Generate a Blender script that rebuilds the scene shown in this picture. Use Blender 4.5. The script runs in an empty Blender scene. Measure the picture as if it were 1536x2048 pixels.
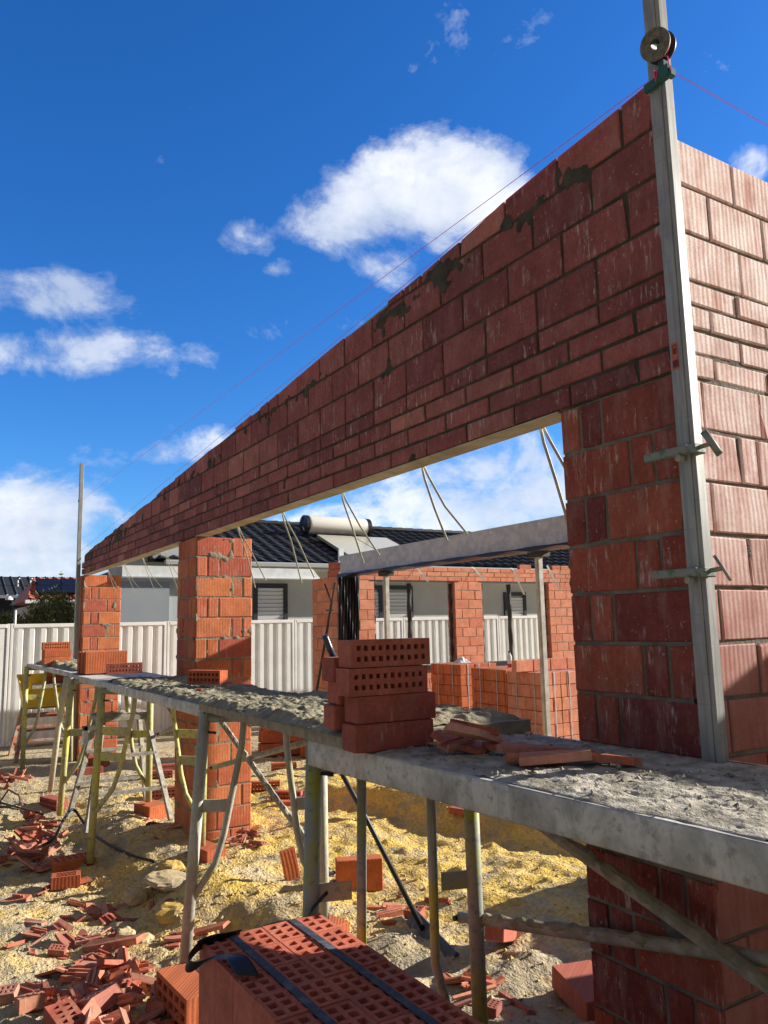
import bpy, math, random
import numpy as np
from mathutils import Vector, Matrix
random.seed(7)
S=bpy.context.scene; COL=S.collection
R=math.radians
# ------------------------------------------------------------------ helpers
def tag(o,label=None,cat=None,group=None,kind=None):
    if label: o['label']=label
    if cat: o['category']=cat
    if group: o['group']=group
    if kind: o['kind']=kind
    return o
def empty(name,loc,label,cat,group=None,rz=0):
    o=bpy.data.objects.new(name,None); COL.objects.link(o); o.location=loc; o.rotation_euler=(0,0,rz)
    o.empty_display_size=.1
    return tag(o,label,cat,group)
def link_mesh(name,me,mat,parent=None):
    o=bpy.data.objects.new(name,me); COL.objects.link(o)
    if mat and not me.materials: me.materials.append(mat)
    if parent is not None:
        o.parent=parent
        o.matrix_parent_inverse=Matrix.Identity(4)
    return o
class MB:
    def __init__(s): s.v=[]; s.f=[]
    def add(s,vs,fs):
        b=len(s.v); s.v+= [tuple(p) for p in vs]; s.f+=[tuple(i+b for i in f) for f in fs]
    def box(s,x0,x1,y0,y1,z0,z1):
        s.add([(x0,y0,z0),(x1,y0,z0),(x1,y1,z0),(x0,y1,z0),(x0,y0,z1),(x1,y0,z1),(x1,y1,z1),(x0,y1,z1)],
              [(0,3,2,1),(4,5,6,7),(0,1,5,4),(1,2,6,5),(2,3,7,6),(3,0,4,7)])
    def obox(s,c,u,v,w,du,dv,dw):
        c=Vector(c);u=Vector(u).normalized()*du/2;v=Vector(v).normalized()*dv/2;w=Vector(w).normalized()*dw/2
        P=[c-u-v-w,c+u-v-w,c+u+v-w,c-u+v-w,c-u-v+w,c+u-v+w,c+u+v+w,c-u+v+w]
        s.add(P,[(0,3,2,1),(4,5,6,7),(0,1,5,4),(1,2,6,5),(2,3,7,6),(3,0,4,7)])
    def cbox(s,x0,x1,y0,y1,z0,z1,b=.004):
        # box with chamfered edges
        X=[(x0,x0+b),(x1,x1-b)];Y=[(y0,y0+b),(y1,y1-b)];Z=[(z0,z0+b),(z1,z1-b)]
        vs=[];idx={}
        for i in (0,1):
            for j in (0,1):
                for k in (0,1):
                    for a in range(3):
                        p=(X[i][0] if a==0 else X[i][1],Y[j][0] if a==1 else Y[j][1],Z[k][0] if a==2 else Z[k][1])
                        idx[(i,j,k,a)]=len(vs); vs.append(p)
        F=[]
        g=lambda *t: idx[t]
        for i in (0,1):
            q=[g(i,0,0,0),g(i,1,0,0),g(i,1,1,0),g(i,0,1,0)]; F.append(q if i else q[::-1])
        for j in (0,1):
            q=[g(0,j,0,1),g(0,j,1,1),g(1,j,1,1),g(1,j,0,1)]; F.append(q if j else q[::-1])
        for k in (0,1):
            q=[g(0,0,k,2),g(1,0,k,2),g(1,1,k,2),g(0,1,k,2)]; F.append(q if k else q[::-1])
        for j in (0,1):
            for k in (0,1):
                q=[g(0,j,k,1),g(1,j,k,1),g(1,j,k,2),g(0,j,k,2)]; F.append(q if (j==k)==False else q[::-1])
        for i in (0,1):
            for k in (0,1):
                q=[g(i,0,k,0),g(i,1,k,0),g(i,1,k,2),g(i,0,k,2)]; F.append(q if (i==k) else q[::-1])
        for i in (0,1):
            for j in (0,1):
                q=[g(i,j,0,0),g(i,j,1,0),g(i,j,1,1),g(i,j,0,1)]; F.append(q if (i==j)==False else q[::-1])
        for i in (0,1):
            for j in (0,1):
                for k in (0,1):
                    q=[g(i,j,k,0),g(i,j,k,1),g(i,j,k,2)]; F.append(q if (i+j+k)%2 else q[::-1])
        s.add(vs,F)
    def tube(s,pts,r,n=12,caps=True,rf=None):
        pts=[Vector(p) for p in pts]; m=len(pts); T=[]
        for i in range(m):
            a=pts[max(i-1,0)];b=pts[min(i+1,m-1)]; T.append((b-a).normalized())
        up=Vector((0,0,1)) if abs(T[0].z)<.9 else Vector((1,0,0))
        u=T[0].cross(up).normalized(); base=len(s.v); vs=[]
        for i in range(m):
            u=(u-T[i]*u.dot(T[i])).normalized(); w=T[i].cross(u)
            for k in range(n):
                a=2*math.pi*k/n; rr=(r if not rf else rf(i,k))
                vs.append(pts[i]+(u*math.cos(a)+w*math.sin(a))*rr)
        fs=[]
        for i in range(m-1):
            for k in range(n):
                fs.append((i*n+k,i*n+(k+1)%n,(i+1)*n+(k+1)%n,(i+1)*n+k))
        if caps: fs.append(tuple(range(n))[::-1]); fs.append(tuple((m-1)*n+k for k in range(n)))
        s.add(vs,fs)
    def grid(s,P):
        # P: array (a,b,3)
        a,b=P.shape[:2]; base=len(s.v); s.v+=[tuple(p) for p in P.reshape(-1,3)]
        for i in range(a-1):
            for j in range(b-1):
                k=base+i*b+j; s.f.append((k,k+1,k+b+1,k+b))
    def xf(s,M):
        s.v=[tuple(M@Vector(p)) for p in s.v]; return s
    def build(s,name,mat,parent=None,smooth=False,angle=None):
        me=bpy.data.meshes.new(name); me.from_pydata(s.v,[],s.f); me.update()
        if smooth: me.shade_smooth()
        if angle is not None: me.shade_smooth(); me.set_sharp_from_angle(angle=R(angle))
        o=link_mesh(name,me,mat,parent)
        return o
def local(o_parent,mb):   # express world coordinates in a parent placed at its base
    inv=o_parent.matrix_basis.inverted(); mb.xf(inv); return mb
def grid_obj(name,P,mat,parent=None,flip=False,smooth=True,mask=None):
    a,b=P.shape[:2]
    I=np.arange(a*b).reshape(a,b); q=np.stack([I[:-1,:-1],I[:-1,1:],I[1:,1:],I[1:,:-1]],-1).reshape(-1,4)
    if flip: q=q[:,::-1]
    if mask is not None: q=q[mask.reshape(-1)]
    me=bpy.data.meshes.new(name); v=P.reshape(-1,3)
    if parent is not None:
        M=np.array(parent.matrix_basis.inverted()); v=v@M[:3,:3].T+M[:3,3]
    me.from_pydata(v.tolist(),[],q.tolist()); me.update()
    if mask is not None:
        import bmesh
        bm=bmesh.new(); bm.from_mesh(me); bmesh.ops.delete(bm,geom=[x for x in bm.verts if not x.link_faces],context='VERTS'); bm.to_mesh(me); bm.free()
    if smooth: me.shade_smooth()
    return link_mesh(name,me,mat,parent)
def vnoise(x,y,seed=0):
    x=np.asarray(x,float);y=np.asarray(y,float); xi=np.floor(x).astype(np.int64);yi=np.floor(y).astype(np.int64)
    fx=x-xi;fy=y-yi; fx=fx*fx*(3-2*fx);fy=fy*fy*(3-2*fy)
    def h(a,b):
        n=(a*374761393+b*668265263+seed*974711)&0x7fffffff; n=((n^(n>>13))*1274126177)&0x7fffffff
        n=(n^(n>>16))&0xffff
        return n/65535.
    return (h(xi,yi)*(1-fx)+h(xi+1,yi)*fx)*(1-fy)+(h(xi,yi+1)*(1-fx)+h(xi+1,yi+1)*fx)*fy
def fbm(x,y,oct=4,seed=0):
    t=0;a=.5;n=0
    for o in range(oct): t=t+a*vnoise(x*2**o+o*17.3,y*2**o-o*9.1,seed+o); n+=a; a*=.5
    return t/n
def sstep(a,b,x):
    t=np.clip((x-a)/(b-a),0,1); return t*t*(3-2*t)
# ------------------------------------------------------------------ materials
class NT:
    def __init__(s,name):
        s.m=bpy.data.materials.new(name); s.m.use_nodes=True; s.t=s.m.node_tree; s.n=s.t.nodes
        s.b=s.n['Principled BSDF']; s.b.inputs['Roughness'].default_value=.85
        s.tc=s.n.new('ShaderNodeTexCoord')
    def L(s,a,b): s.t.links.new(a,b)
    def setin(s,sock,v):
        if isinstance(v,bpy.types.NodeSocket): s.L(v,sock)
        else:
            try: sock.default_value=v
            except Exception: sock.default_value=(*v,1) if len(v)==3 else v
    def map(s,scale=(1,1,1),src=None,rot=(0,0,0)):
        k=s.n.new('ShaderNodeMapping'); k.inputs['Scale'].default_value=scale; k.inputs['Rotation'].default_value=rot
        s.L(src or s.tc.outputs['Object'],k.inputs[0]); return k.outputs[0]
    def noise(s,scale,detail=4,vec=None,rough=.55,dist=0):
        k=s.n.new('ShaderNodeTexNoise'); k.inputs['Scale'].default_value=scale; k.inputs['Detail'].default_value=detail
        k.inputs['Roughness'].default_value=rough; k.inputs['Distortion'].default_value=dist
        s.L(vec or s.tc.outputs['Object'],k.inputs['Vector']); return k.outputs['Fac']
    def voro(s,scale,vec=None,feat='F1'):
        k=s.n.new('ShaderNodeTexVoronoi'); k.inputs['Scale'].default_value=scale; k.feature=feat
        s.L(vec or s.tc.outputs['Object'],k.inputs['Vector']); return k
    def ramp(s,fac,stops,interp='LINEAR'):
        k=s.n.new('ShaderNodeValToRGB'); k.color_ramp.interpolation=interp; e=k.color_ramp.elements
        while len(e)<len(stops): e.new(.5)
        for el,(p,c) in zip(e,stops):
            el.position=p; el.color=(*c,1) if not isinstance(c,(int,float)) else (c,c,c,1)
        s.L(fac,k.inputs[0]); return k.outputs[0]
    def math(s,op,a,b=None,c=None):
        k=s.n.new('ShaderNodeMath'); k.operation=op
        for i,v in enumerate((a,b,c)):
            if v is not None: s.setin(k.inputs[i],v)
        return k.outputs[0]
    def mix(s,fac,a,b,mode='MIX'):
        k=s.n.new('ShaderNodeMix'); k.data_type='RGBA'; k.blend_type=mode
        s.setin(k.inputs[0],fac); s.setin(k.inputs[6],a if isinstance(a,bpy.types.NodeSocket) else (*a,1)); s.setin(k.inputs[7],b if isinstance(b,bpy.types.NodeSocket) else (*b,1))
        return k.outputs[2]
    def bump(s,h,strength=.5,dist=.01,normal=None):
        k=s.n.new('ShaderNodeBump'); k.inputs['Strength'].default_value=strength; k.inputs['Distance'].default_value=dist
        s.L(h,k.inputs['Height'])
        if normal: s.L(normal,k.inputs['Normal'])
        return k.outputs[0]
    def out(s,col,normal=None,rough=None,metal=None,spec=None):
        s.setin(s.b.inputs['Base Color'],col if isinstance(col,bpy.types.NodeSocket) else (*col,1))
        if normal: s.L(normal,s.b.inputs['Normal'])
        if rough is not None: s.setin(s.b.inputs['Roughness'],rough)
        if metal is not None: s.setin(s.b.inputs['Metallic'],metal)
        if spec is not None: s.b.inputs['Specular IOR Level'].default_value=spec
        return s.m
def brick_mat(name,stops,rib=0.0,stain=.35,stain_col=(.42,.38,.34),pitch=.024,streak=0.0,rough=.88,dirt=.25,dust=.30):
    k=NT(name)
    g=k.n.new('ShaderNodeNewGeometry'); oi=k.n.new('ShaderNodeObjectInfo')
    r=k.math('FRACT',k.math('ADD',g.outputs['Random Per Island'],oi.outputs['Random']))
    base=k.ramp(r,stops)
    sx=k.n.new('ShaderNodeSeparateXYZ'); k.L(k.tc.outputs['Object'],sx.inputs[0])
    hor=k.math('ADD',sx.outputs[0],sx.outputs[1])
    cb=k.n.new('ShaderNodeCombineXYZ'); k.L(hor,cb.inputs[0]); k.L(k.math('MULTIPLY',r,7.3),cb.inputs[1]); k.L(sx.outputs[2],cb.inputs[2])
    P=cb.outputs[0]
    mott=k.noise(9,5,P); base=k.mix(1,base,k.ramp(mott,[(.25,.76),(.75,1.18)]),'MULTIPLY'); base=k.mix(1,base,k.ramp(k.noise(60,5,P),[(.3,.82),(.7,1.12)]),'MULTIPLY')
    # vertical scratches / dried slurry
    st=k.noise(1,6,k.map((55,3,9),P),.7); blot=k.noise(7,3,P)
    f=k.math('MULTIPLY',k.ramp(st,[(.55,0.),(.66,1.)]),k.ramp(blot,[(.46,0.),(.60,1.)]))
    col=k.mix(k.math('MULTIPLY',f,stain),base,stain_col)
    du=k.noise(1,5,k.map((16,3,5),P),.65); col=k.mix(k.math('MULTIPLY',k.ramp(du,[(.50,0.),(.76,1.)]),stain*dust),col,stain_col)
    sp=k.noise(70,3,P); col=k.mix(k.math('MULTIPLY',k.ramp(sp,[(.66,0.),(.72,1.)]),stain*.7),col,stain_col)
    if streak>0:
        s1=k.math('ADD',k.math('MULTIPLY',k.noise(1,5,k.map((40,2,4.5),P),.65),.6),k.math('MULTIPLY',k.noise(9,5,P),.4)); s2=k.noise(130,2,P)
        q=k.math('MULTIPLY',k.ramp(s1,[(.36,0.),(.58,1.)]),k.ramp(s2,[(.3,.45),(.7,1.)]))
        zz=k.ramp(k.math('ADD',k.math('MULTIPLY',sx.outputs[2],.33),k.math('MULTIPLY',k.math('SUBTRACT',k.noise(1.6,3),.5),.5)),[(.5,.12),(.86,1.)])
        lowz=k.ramp(k.math('MULTIPLY',sx.outputs[2],.33),[(.42,1.),(.72,0.)]); col=k.mix(k.math('MULTIPLY',lowz,.8),col,(.31,.068,.046))  # lower rows have less bloom and are darkened to deepen their shade
        col=k.mix(k.math('MULTIPLY',k.math('MULTIPLY',q,zz),streak),col,(.93,.87,.84))  # white bloom, stronger higher up; partly glancing sun put into the colour
    dk=k.noise(2.1,4,k.tc.outputs['Object']); col=k.mix(k.math('MULTIPLY',k.ramp(dk,[(.5,0.),(.75,1.)]),dirt),col,(.16,.075,.06))
    h=k.math('MULTIPLY',k.noise(160,4,P),.25)
    if rib>0:
        w=k.math('SINE',k.math('ADD',k.math('MULTIPLY',hor,2*math.pi/pitch),k.math('MULTIPLY',k.noise(3,2,P),9)))
        h=k.math('ADD',h,k.math('MULTIPLY',w,rib))
    n=k.bump(h,.55,.004)
    return k.out(col,n,rough,spec=.3)
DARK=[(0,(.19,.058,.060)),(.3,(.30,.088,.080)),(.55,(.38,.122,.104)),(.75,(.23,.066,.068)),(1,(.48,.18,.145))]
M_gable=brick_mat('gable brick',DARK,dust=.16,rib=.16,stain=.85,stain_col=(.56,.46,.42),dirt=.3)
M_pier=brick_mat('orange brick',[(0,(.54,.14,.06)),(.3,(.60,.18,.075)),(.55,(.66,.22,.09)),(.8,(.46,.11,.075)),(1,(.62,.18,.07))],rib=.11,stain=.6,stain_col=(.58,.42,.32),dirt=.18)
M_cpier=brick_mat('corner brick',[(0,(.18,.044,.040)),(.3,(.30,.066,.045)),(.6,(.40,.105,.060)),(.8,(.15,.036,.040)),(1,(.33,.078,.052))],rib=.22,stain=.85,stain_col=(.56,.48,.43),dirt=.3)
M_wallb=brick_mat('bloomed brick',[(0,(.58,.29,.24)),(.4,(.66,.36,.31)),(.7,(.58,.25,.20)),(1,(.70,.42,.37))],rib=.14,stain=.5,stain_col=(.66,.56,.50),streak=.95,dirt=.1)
M_inner=brick_mat('salmon brick',[(0,(.62,.24,.14)),(.5,(.66,.27,.17)),(.8,(.58,.20,.12)),(1,(.70,.31,.20))],rib=.15,stain=.25,stain_col=(.6,.48,.4),dirt=.1)
M_loose=brick_mat('loose red brick',[(0,(.33,.080,.058)),(.5,(.43,.115,.078)),(1,(.52,.15,.095))],rib=0,stain=.45,stain_col=(.5,.4,.35),dirt=.15)
M_packb=brick_mat('pack brick',[(0,(.58,.15,.09)),(.5,(.66,.20,.12)),(1,(.52,.13,.08))],rib=0,stain=.35,dirt=.08)
M_orange=brick_mat('fresh orange brick',[(0,(.52,.14,.055)),(.5,(.60,.17,.065)),(1,(.46,.11,.05))],rib=.2,stain=.15,dirt=.15)
M_shard=brick_mat('shard brick',[(0,(.38,.09,.06)),(.3,(.50,.15,.085)),(.55,(.60,.23,.14)),(.75,(.66,.33,.24)),(1,(.30,.07,.055))],rib=0,stain=.55,stain_col=(.62,.50,.32),dirt=.25,dust=.45)
def mortar_mat(name,c1,c2,bs=.8,sc=60):
    k=NT(name); n=k.noise(12,6); n2=k.noise(sc*3,3)
    col=k.mix(k.ramp(n,[(.35,0.),(.65,1.)]),c1,c2)
    h=k.math('ADD',k.noise(sc,6),k.math('MULTIPLY',n2,.4))
    return k.out(col,k.bump(h,bs,.008),.95,spec=.15)
M_mort=mortar_mat('mortar joint',(.22,.195,.15),(.34,.305,.235))
M_mortd=mortar_mat('dark mortar joint',(.055,.050,.040),(.10,.092,.074))
M_wet=mortar_mat('wet mortar',(.20,.185,.13),(.40,.365,.25),.9,45)
M_crust=mortar_mat('dry mortar crust',(.60,.56,.47),(.25,.23,.185),.9,60)
def plain(name,c,rough=.6,metal=0,c2=None,sc=8,bs=0,bsc=40,spec=.5,lo=.4,hi=.6):
    k=NT(name); col=c
    if c2 is not None: col=k.mix(k.ramp(k.noise(sc,5),[(lo,0.),(hi,1.)]),c,c2)
    n=k.bump(k.noise(bsc,4),bs,.004) if bs else None
    return k.out(col,n,rough,metal,spec)
M_black=plain('black plastic',(.012,.012,.014),.38)
M_blackm=plain('black painted steel',(.02,.02,.022),.5)
M_cream=plain('cream painted steel',(.62,.57,.45),.7,c2=(.42,.36,.25),sc=5,bs=.2)
M_strap=plain('galvanised strap',(.58,.56,.44),.5,.2,c2=(.42,.41,.33))
M_whstrap=plain('white strap',(.8,.8,.76),.5)
M_galv=plain('galvanised steel',(.36,.38,.42),.5,.2,c2=(.48,.49,.52),sc=14,bs=.1)
M_galvl=plain('bright galvanised steel',(.62,.68,.73),.45,.35,c2=(.74,.78,.80),sc=9)
M_post=plain('pale steel post',(.50,.49,.47),.5,.15,c2=(.38,.36,.33),sc=12)
def alu():
    k=NT('aluminium profile'); sx=k.n.new('ShaderNodeSeparateXYZ'); k.L(k.tc.outputs['Object'],sx.inputs[0])
    n=k.noise(1,5,k.map((60,60,5))); n2=k.noise(9,4)
    col=k.mix(k.ramp(n,[(.4,0.),(.6,1.)]),(.27,.28,.27),(.38,.385,.37)); col=k.mix(k.ramp(n2,[(.5,0.),(.66,.6)]),col,(.26,.245,.29))
    # pencilled gauge marks every course
    m=k.math('FRACT',k.math('DIVIDE',k.math('ADD',sx.outputs[2],k.math('MULTIPLY',k.noise(3,1),.01)),.086))
    col=k.mix(k.math('MULTIPLY',k.math('LESS_THAN',m,.022),k.ramp(k.noise(12,2),[(.48,0.),(.56,.4)])),col,(.10,.10,.12))
    return k.out(col,k.bump(n,.15,.003),.5,.25)
M_alu=alu()
def paint():
    k=NT('yellow green scaffold paint'); oi=k.n.new('ShaderNodeObjectInfo')
    n=k.noise(5,5); n2=k.noise(30,5); n3=k.noise(2.2,3)
    col=k.ramp(k.math('FRACT',k.math('ADD',oi.outputs['Random'],0.)),[(0,(.46,.46,.12)),(.4,(.54,.53,.22)),(.7,(.66,.63,.08)),(1,(.42,.42,.18))])
    col=k.mix(k.ramp(n3,[(.42,0.),(.6,.9)]),col,(.46,.44,.34))
    col=k.mix(k.ramp(n2,[(.52,0.),(.62,.85)]),col,(.33,.31,.24))
    col=k.mix(k.ramp(n,[(.60,0.),(.66,.9)]),col,(.20,.22,.22))
    return k.out(col,k.bump(n2,.6,.004),.6,.0)
M_paint=paint()
M_tgrey=plain('grey splashed tube',(.52,.53,.47),.55,.1,c2=(.36,.36,.27),sc=7,bs=.5,bsc=60)
def olive():
    k=NT('olive tube with worn grey patches'); n=k.noise(4,5); n2=k.noise(26,5)
    col=k.mix(k.ramp(n,[(.44,0.),(.54,1.)]),(.36,.38,.06),(.30,.33,.28)); col=k.mix(k.ramp(n2,[(.55,0.),(.62,.8)]),col,(.20,.21,.19))
    return k.out(col,k.bump(n2,.5,.003),.55)
M_tolive=olive()
M_pgrey=plain('grey crusted tube',(.40,.38,.32),.8,0,c2=(.25,.24,.20),sc=20,bs=.6,bsc=70)
M_pale=plain('pale crusted tube',(.62,.60,.42),.7,0,c2=(.5,.49,.42),sc=20,bs=.5,bsc=70)
def plankm():
    k=NT('crusted plank edge'); n=k.noise(1,6,k.map((8,8,5)),.65,.6); n2=k.noise(38,5)
    col=k.ramp(n,[(.3,(.30,.29,.26)),(.45,(.50,.485,.435)),(.58,(.70,.68,.62)),(.75,(.36,.345,.30))])
    col=k.mix(k.ramp(n2,[(.55,0.),(.7,.6)]),col,(.18,.18,.17))
    return k.out(col,k.bump(k.math('ADD',n,k.math('MULTIPLY',n2,.5)),.5,.006),.75,.05)
M_plank=plankm()
M_wood=plain('weathered timber edge',(.36,.31,.20),.85,0,c2=(.24,.21,.15),sc=18,bs=.5)
M_fence=plain('cream steel fence',(.88,.89,.88),.4,.0,c2=(.82,.82,.80),sc=3,spec=.5)
M_render=plain('light grey render',(.62,.63,.60),.9,c2=(.57,.58,.55),sc=2)
M_render2=plain('blue grey render',(.29,.32,.35),.9,c2=(.27,.30,.33),sc=2)
M_render3=plain('mid grey cladding',(.42,.45,.46),.85)
M_rtile=plain('black glazed roof tile',(.020,.021,.023),.6,c2=(.038,.038,.040),sc=14,spec=.35)
def otile():
    k=NT('terracotta roof tile'); v=k.voro(5)
    k2=k.ramp(v.outputs['Distance'],[(0,(.42,.10,.04)),(.5,(.50,.15,.06)),(1,(.2,.05,.03))]); 
    return k.out(k2,None,.7)
M_otile=otile()
M_dark=plain('dark grey frame',(.03,.034,.04),.4)
M_louvre=plain('white louvre',(.86,.88,.88),.5)
M_solar=plain('solar glass',(.008,.010,.020),.5,spec=.12)
M_tank=plain('cream tank steel',(.80,.79,.74),.35,.05)
M_coll=plain('collector glass',(.50,.49,.40),.2,.1)
M_shed=plain('dark sheet roof',(.030,.034,.042),.75,.0,spec=.2)
M_shedw=plain('near black wall',(.012,.014,.018),.7)
M_white=plain('white paint',(.78,.78,.76),.5)
M_green=plain('green painted clamp',(.07,.19,.12),.6,0,c2=(.25,.26,.23),sc=30,bs=.5,lo=.40,hi=.48)
M_dgreen=plain('dark green plastic',(.012,.07,.07),.45,c2=(.02,.12,.11))
M_pink=plain('pink string',(.85,.06,.22),.6)
M_reel=plain('grey reel flange',(.17,.155,.125),.6,c2=(.08,.075,.065),sc=60)
M_sticker=plain('red sticker',(.55,.10,.06),.5,c2=(.48,.14,.10),sc=60)
M_yellow=plain('yellow plastic tub',(.92,.64,.02),.45,c2=(.80,.58,.10),sc=10)
M_redm=plain('rusty orange steel',(.44,.12,.06),.65,c2=(.40,.33,.27),sc=12)
M_rock=plain('limestone lump',(.58,.45,.24),.95,c2=(.45,.36,.22),sc=10,bs=.9,bsc=35)
M_rocky=plain('yellow limestone lump',(.62,.42,.09),.95,c2=(.5,.36,.15),sc=10,bs=.9,bsc=35)
M_navy=plain('navy grip',(.03,.045,.08),.3)
M_blade=plain('worn dark board',(.055,.065,.095),.6,c2=(.16,.17,.19),sc=22,lo=.5,hi=.7)
M_glass=plain('clear bottle plastic',(.75,.78,.78),.15); 
M_redl=plain('red drink',(.6,.02,.03),.2)
M_hose=plain('black hose',(.02,.02,.02),.55)
M_bluep=plain('blue plastic',(.10,.22,.36),.5)
M_film=plain('crumpled clear film',(.62,.66,.68),.25)
# ------------------------------------------------------------------ ground
def G(x,y):
    x=np.asarray(x,float);y=np.asarray(y,float)
    f=sstep(-.15,-.75,y)*sstep(-8.2,-5.2,x)
    z=-.14*f
    z=z+.05*sstep(-7,-4,x)*sstep(-.4,.3,y)*sstep(3,1,y)
    a=sstep(-14,-12,x)
    return z*a
def Gn(x,y):
    z=G(x,y); x=np.asarray(x,float);y=np.asarray(y,float)
    near=np.exp(-((x+3.5)/7.)**4-((y-.8)/5.5)**4)
    rough=.08*(fbm(x*1.1,y*1.1,4,3)-.5)+.085*(fbm(x*3.4,y*3.4,4,9)-.5)+.034*(fbm(x*17,y*17,3,21)-.5)
    crumb=fbm(x*11,y*11,3,33); rough=rough+.030*np.clip(crumb-.56,0,1)/.2*fbm(x*1.5,y*1.5,2,5)
    mound=.11*np.exp(-((x+3.9)/.5)**2-((y+.35)/.35)**2)+.07*np.exp(-((x+6.0)/.8)**2-((y+.3)/.3)**2)+.10*np.exp(-((x+2.1)/.8)**2-((y-1.5)/.7)**2)+.05*np.exp(-((x+4.8)/.5)**2-((y-1.2)/.6)**2)
    ln_=y-(1.62+(x+5.)*.30); ridge=.20*sstep(-.10,.22,ln_)*sstep(1.7,.5,ln_)*sstep(-6.6,-5.4,x)*sstep(-1.4,-2.4,x); rough=rough+ridge
    hole=.10*np.exp(-((x+3.35)/.22)**2-((y+.33)/.16)**2)
    return z+(rough+mound-hole)*near
xs=np.concatenate([[-3000,-800,-250,-90,-45,-28,-20,-16],np.arange(-13.6,-6.6,.055),np.arange(-6.6,-.2,.028),np.arange(-.2,3.5,.07),[5,8,14,30,90,300,1200]])
ys=np.concatenate([[-3000,-800,-250,-80,-30,-14,-8,-5],np.arange(-3.6,-1.6,.05),np.arange(-1.6,3.2,.028),np.arange(3.2,9,.06),[11,15,22,40,100,300,1000,3000]])
gx,gy=np.meshgrid(xs,ys,indexing='ij')
gm=NT('sand'); at=gm.n.new('ShaderNodeAttribute'); at.attribute_name='tone'
n1=gm.noise(3.2,6); n2=gm.noise(38,5); n3=gm.noise(1.1,4)
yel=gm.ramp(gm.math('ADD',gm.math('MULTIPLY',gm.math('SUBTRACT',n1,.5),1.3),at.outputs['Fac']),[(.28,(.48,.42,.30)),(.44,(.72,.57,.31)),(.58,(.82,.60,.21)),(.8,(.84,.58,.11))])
yel=gm.mix(gm.ramp(n2,[(.42,.55),(.58,0.)]),yel,(.46,.34,.17))
yel=gm.mix(gm.ramp(gm.noise(140,3),[(.58,0.),(.68,.5)]),yel,(.72,.62,.42))
yel=gm.mix(gm.ramp(gm.noise(6,6),[(.52,0.),(.62,.6)]),yel,(.40,.345,.25)); yel=gm.mix(gm.ramp(n3,[(.56,0.),(.68,.6)]),yel,(.27,.245,.20))
M_sand=gm.out(yel,gm.bump(gm.math('ADD',gm.noise(55,6),gm.math('MULTIPLY',gm.noise(14,5),1.5)),1.0,.02),.97,spec=.1)
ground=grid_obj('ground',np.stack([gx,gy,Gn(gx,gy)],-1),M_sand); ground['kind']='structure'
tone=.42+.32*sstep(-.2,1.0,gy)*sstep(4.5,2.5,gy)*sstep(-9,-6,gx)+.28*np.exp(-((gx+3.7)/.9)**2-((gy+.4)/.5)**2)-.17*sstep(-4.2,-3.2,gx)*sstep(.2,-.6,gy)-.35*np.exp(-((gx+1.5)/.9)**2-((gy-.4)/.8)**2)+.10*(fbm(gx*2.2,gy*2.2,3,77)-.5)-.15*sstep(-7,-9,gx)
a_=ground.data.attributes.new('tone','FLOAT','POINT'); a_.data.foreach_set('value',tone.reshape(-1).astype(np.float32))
# crumbs of sand and mortar
rng=np.random.default_rng(4)
OC=np.array([(1,0,0),(-1,0,0),(0,1,0),(0,-1,0),(0,0,1),(0,0,-1)],float); OF=np.array([(0,2,4),(2,1,4),(1,3,4),(3,0,4),(2,0,5),(1,2,5),(3,1,5),(0,3,5)])
def crumbs(name,cx,cy,cz,size,mat,label=None,cat=None,parent=None):
    N=len(cx); V=OC[None]*size[:,None,None]*(1+rng.uniform(-.45,.45,(N,6,3)))
    q=rng.uniform(0,6.28,N); c,s_=np.cos(q),np.sin(q)
    V[:,:,2]*=.7; x=V[:,:,0]*c[:,None]-V[:,:,1]*s_[:,None]; y=V[:,:,0]*s_[:,None]+V[:,:,1]*c[:,None]
    V=np.stack([x+cx[:,None],y+cy[:,None],V[:,:,2]+cz[:,None]],-1)
    F=(OF[None]+6*np.arange(N)[:,None,None]).reshape(-1,3)
    me=bpy.data.meshes.new(name); me.from_pydata(V.reshape(-1,3).tolist(),[],F.tolist()); me.update()
    o=link_mesh(name,me,mat,None)
    if parent: o.parent=parent
    o['kind']='stuff'
    if label: tag(o,label,cat)
    return o
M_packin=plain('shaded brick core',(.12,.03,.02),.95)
M_crumb=brick_mat('sand crumb',[(0,(.52,.39,.19)),(.4,(.62,.46,.17)),(.7,(.60,.50,.32)),(1,(.38,.33,.25))],stain=.1)
N=9000
u=-1.2-7.5*rng.random(N)**1.3; v=np.where(rng.random(N)<.62,rng.normal(-.75,.45,N),rng.uniform(-.3,3.2,N))
crumbs('sand_crumbs',u,v,Gn(u,v)+.003,.004+.013*rng.random(N)**3,M_crumb,'loose yellow and grey crumbs of sand and mortar scattered over the site floor','sand')
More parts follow.
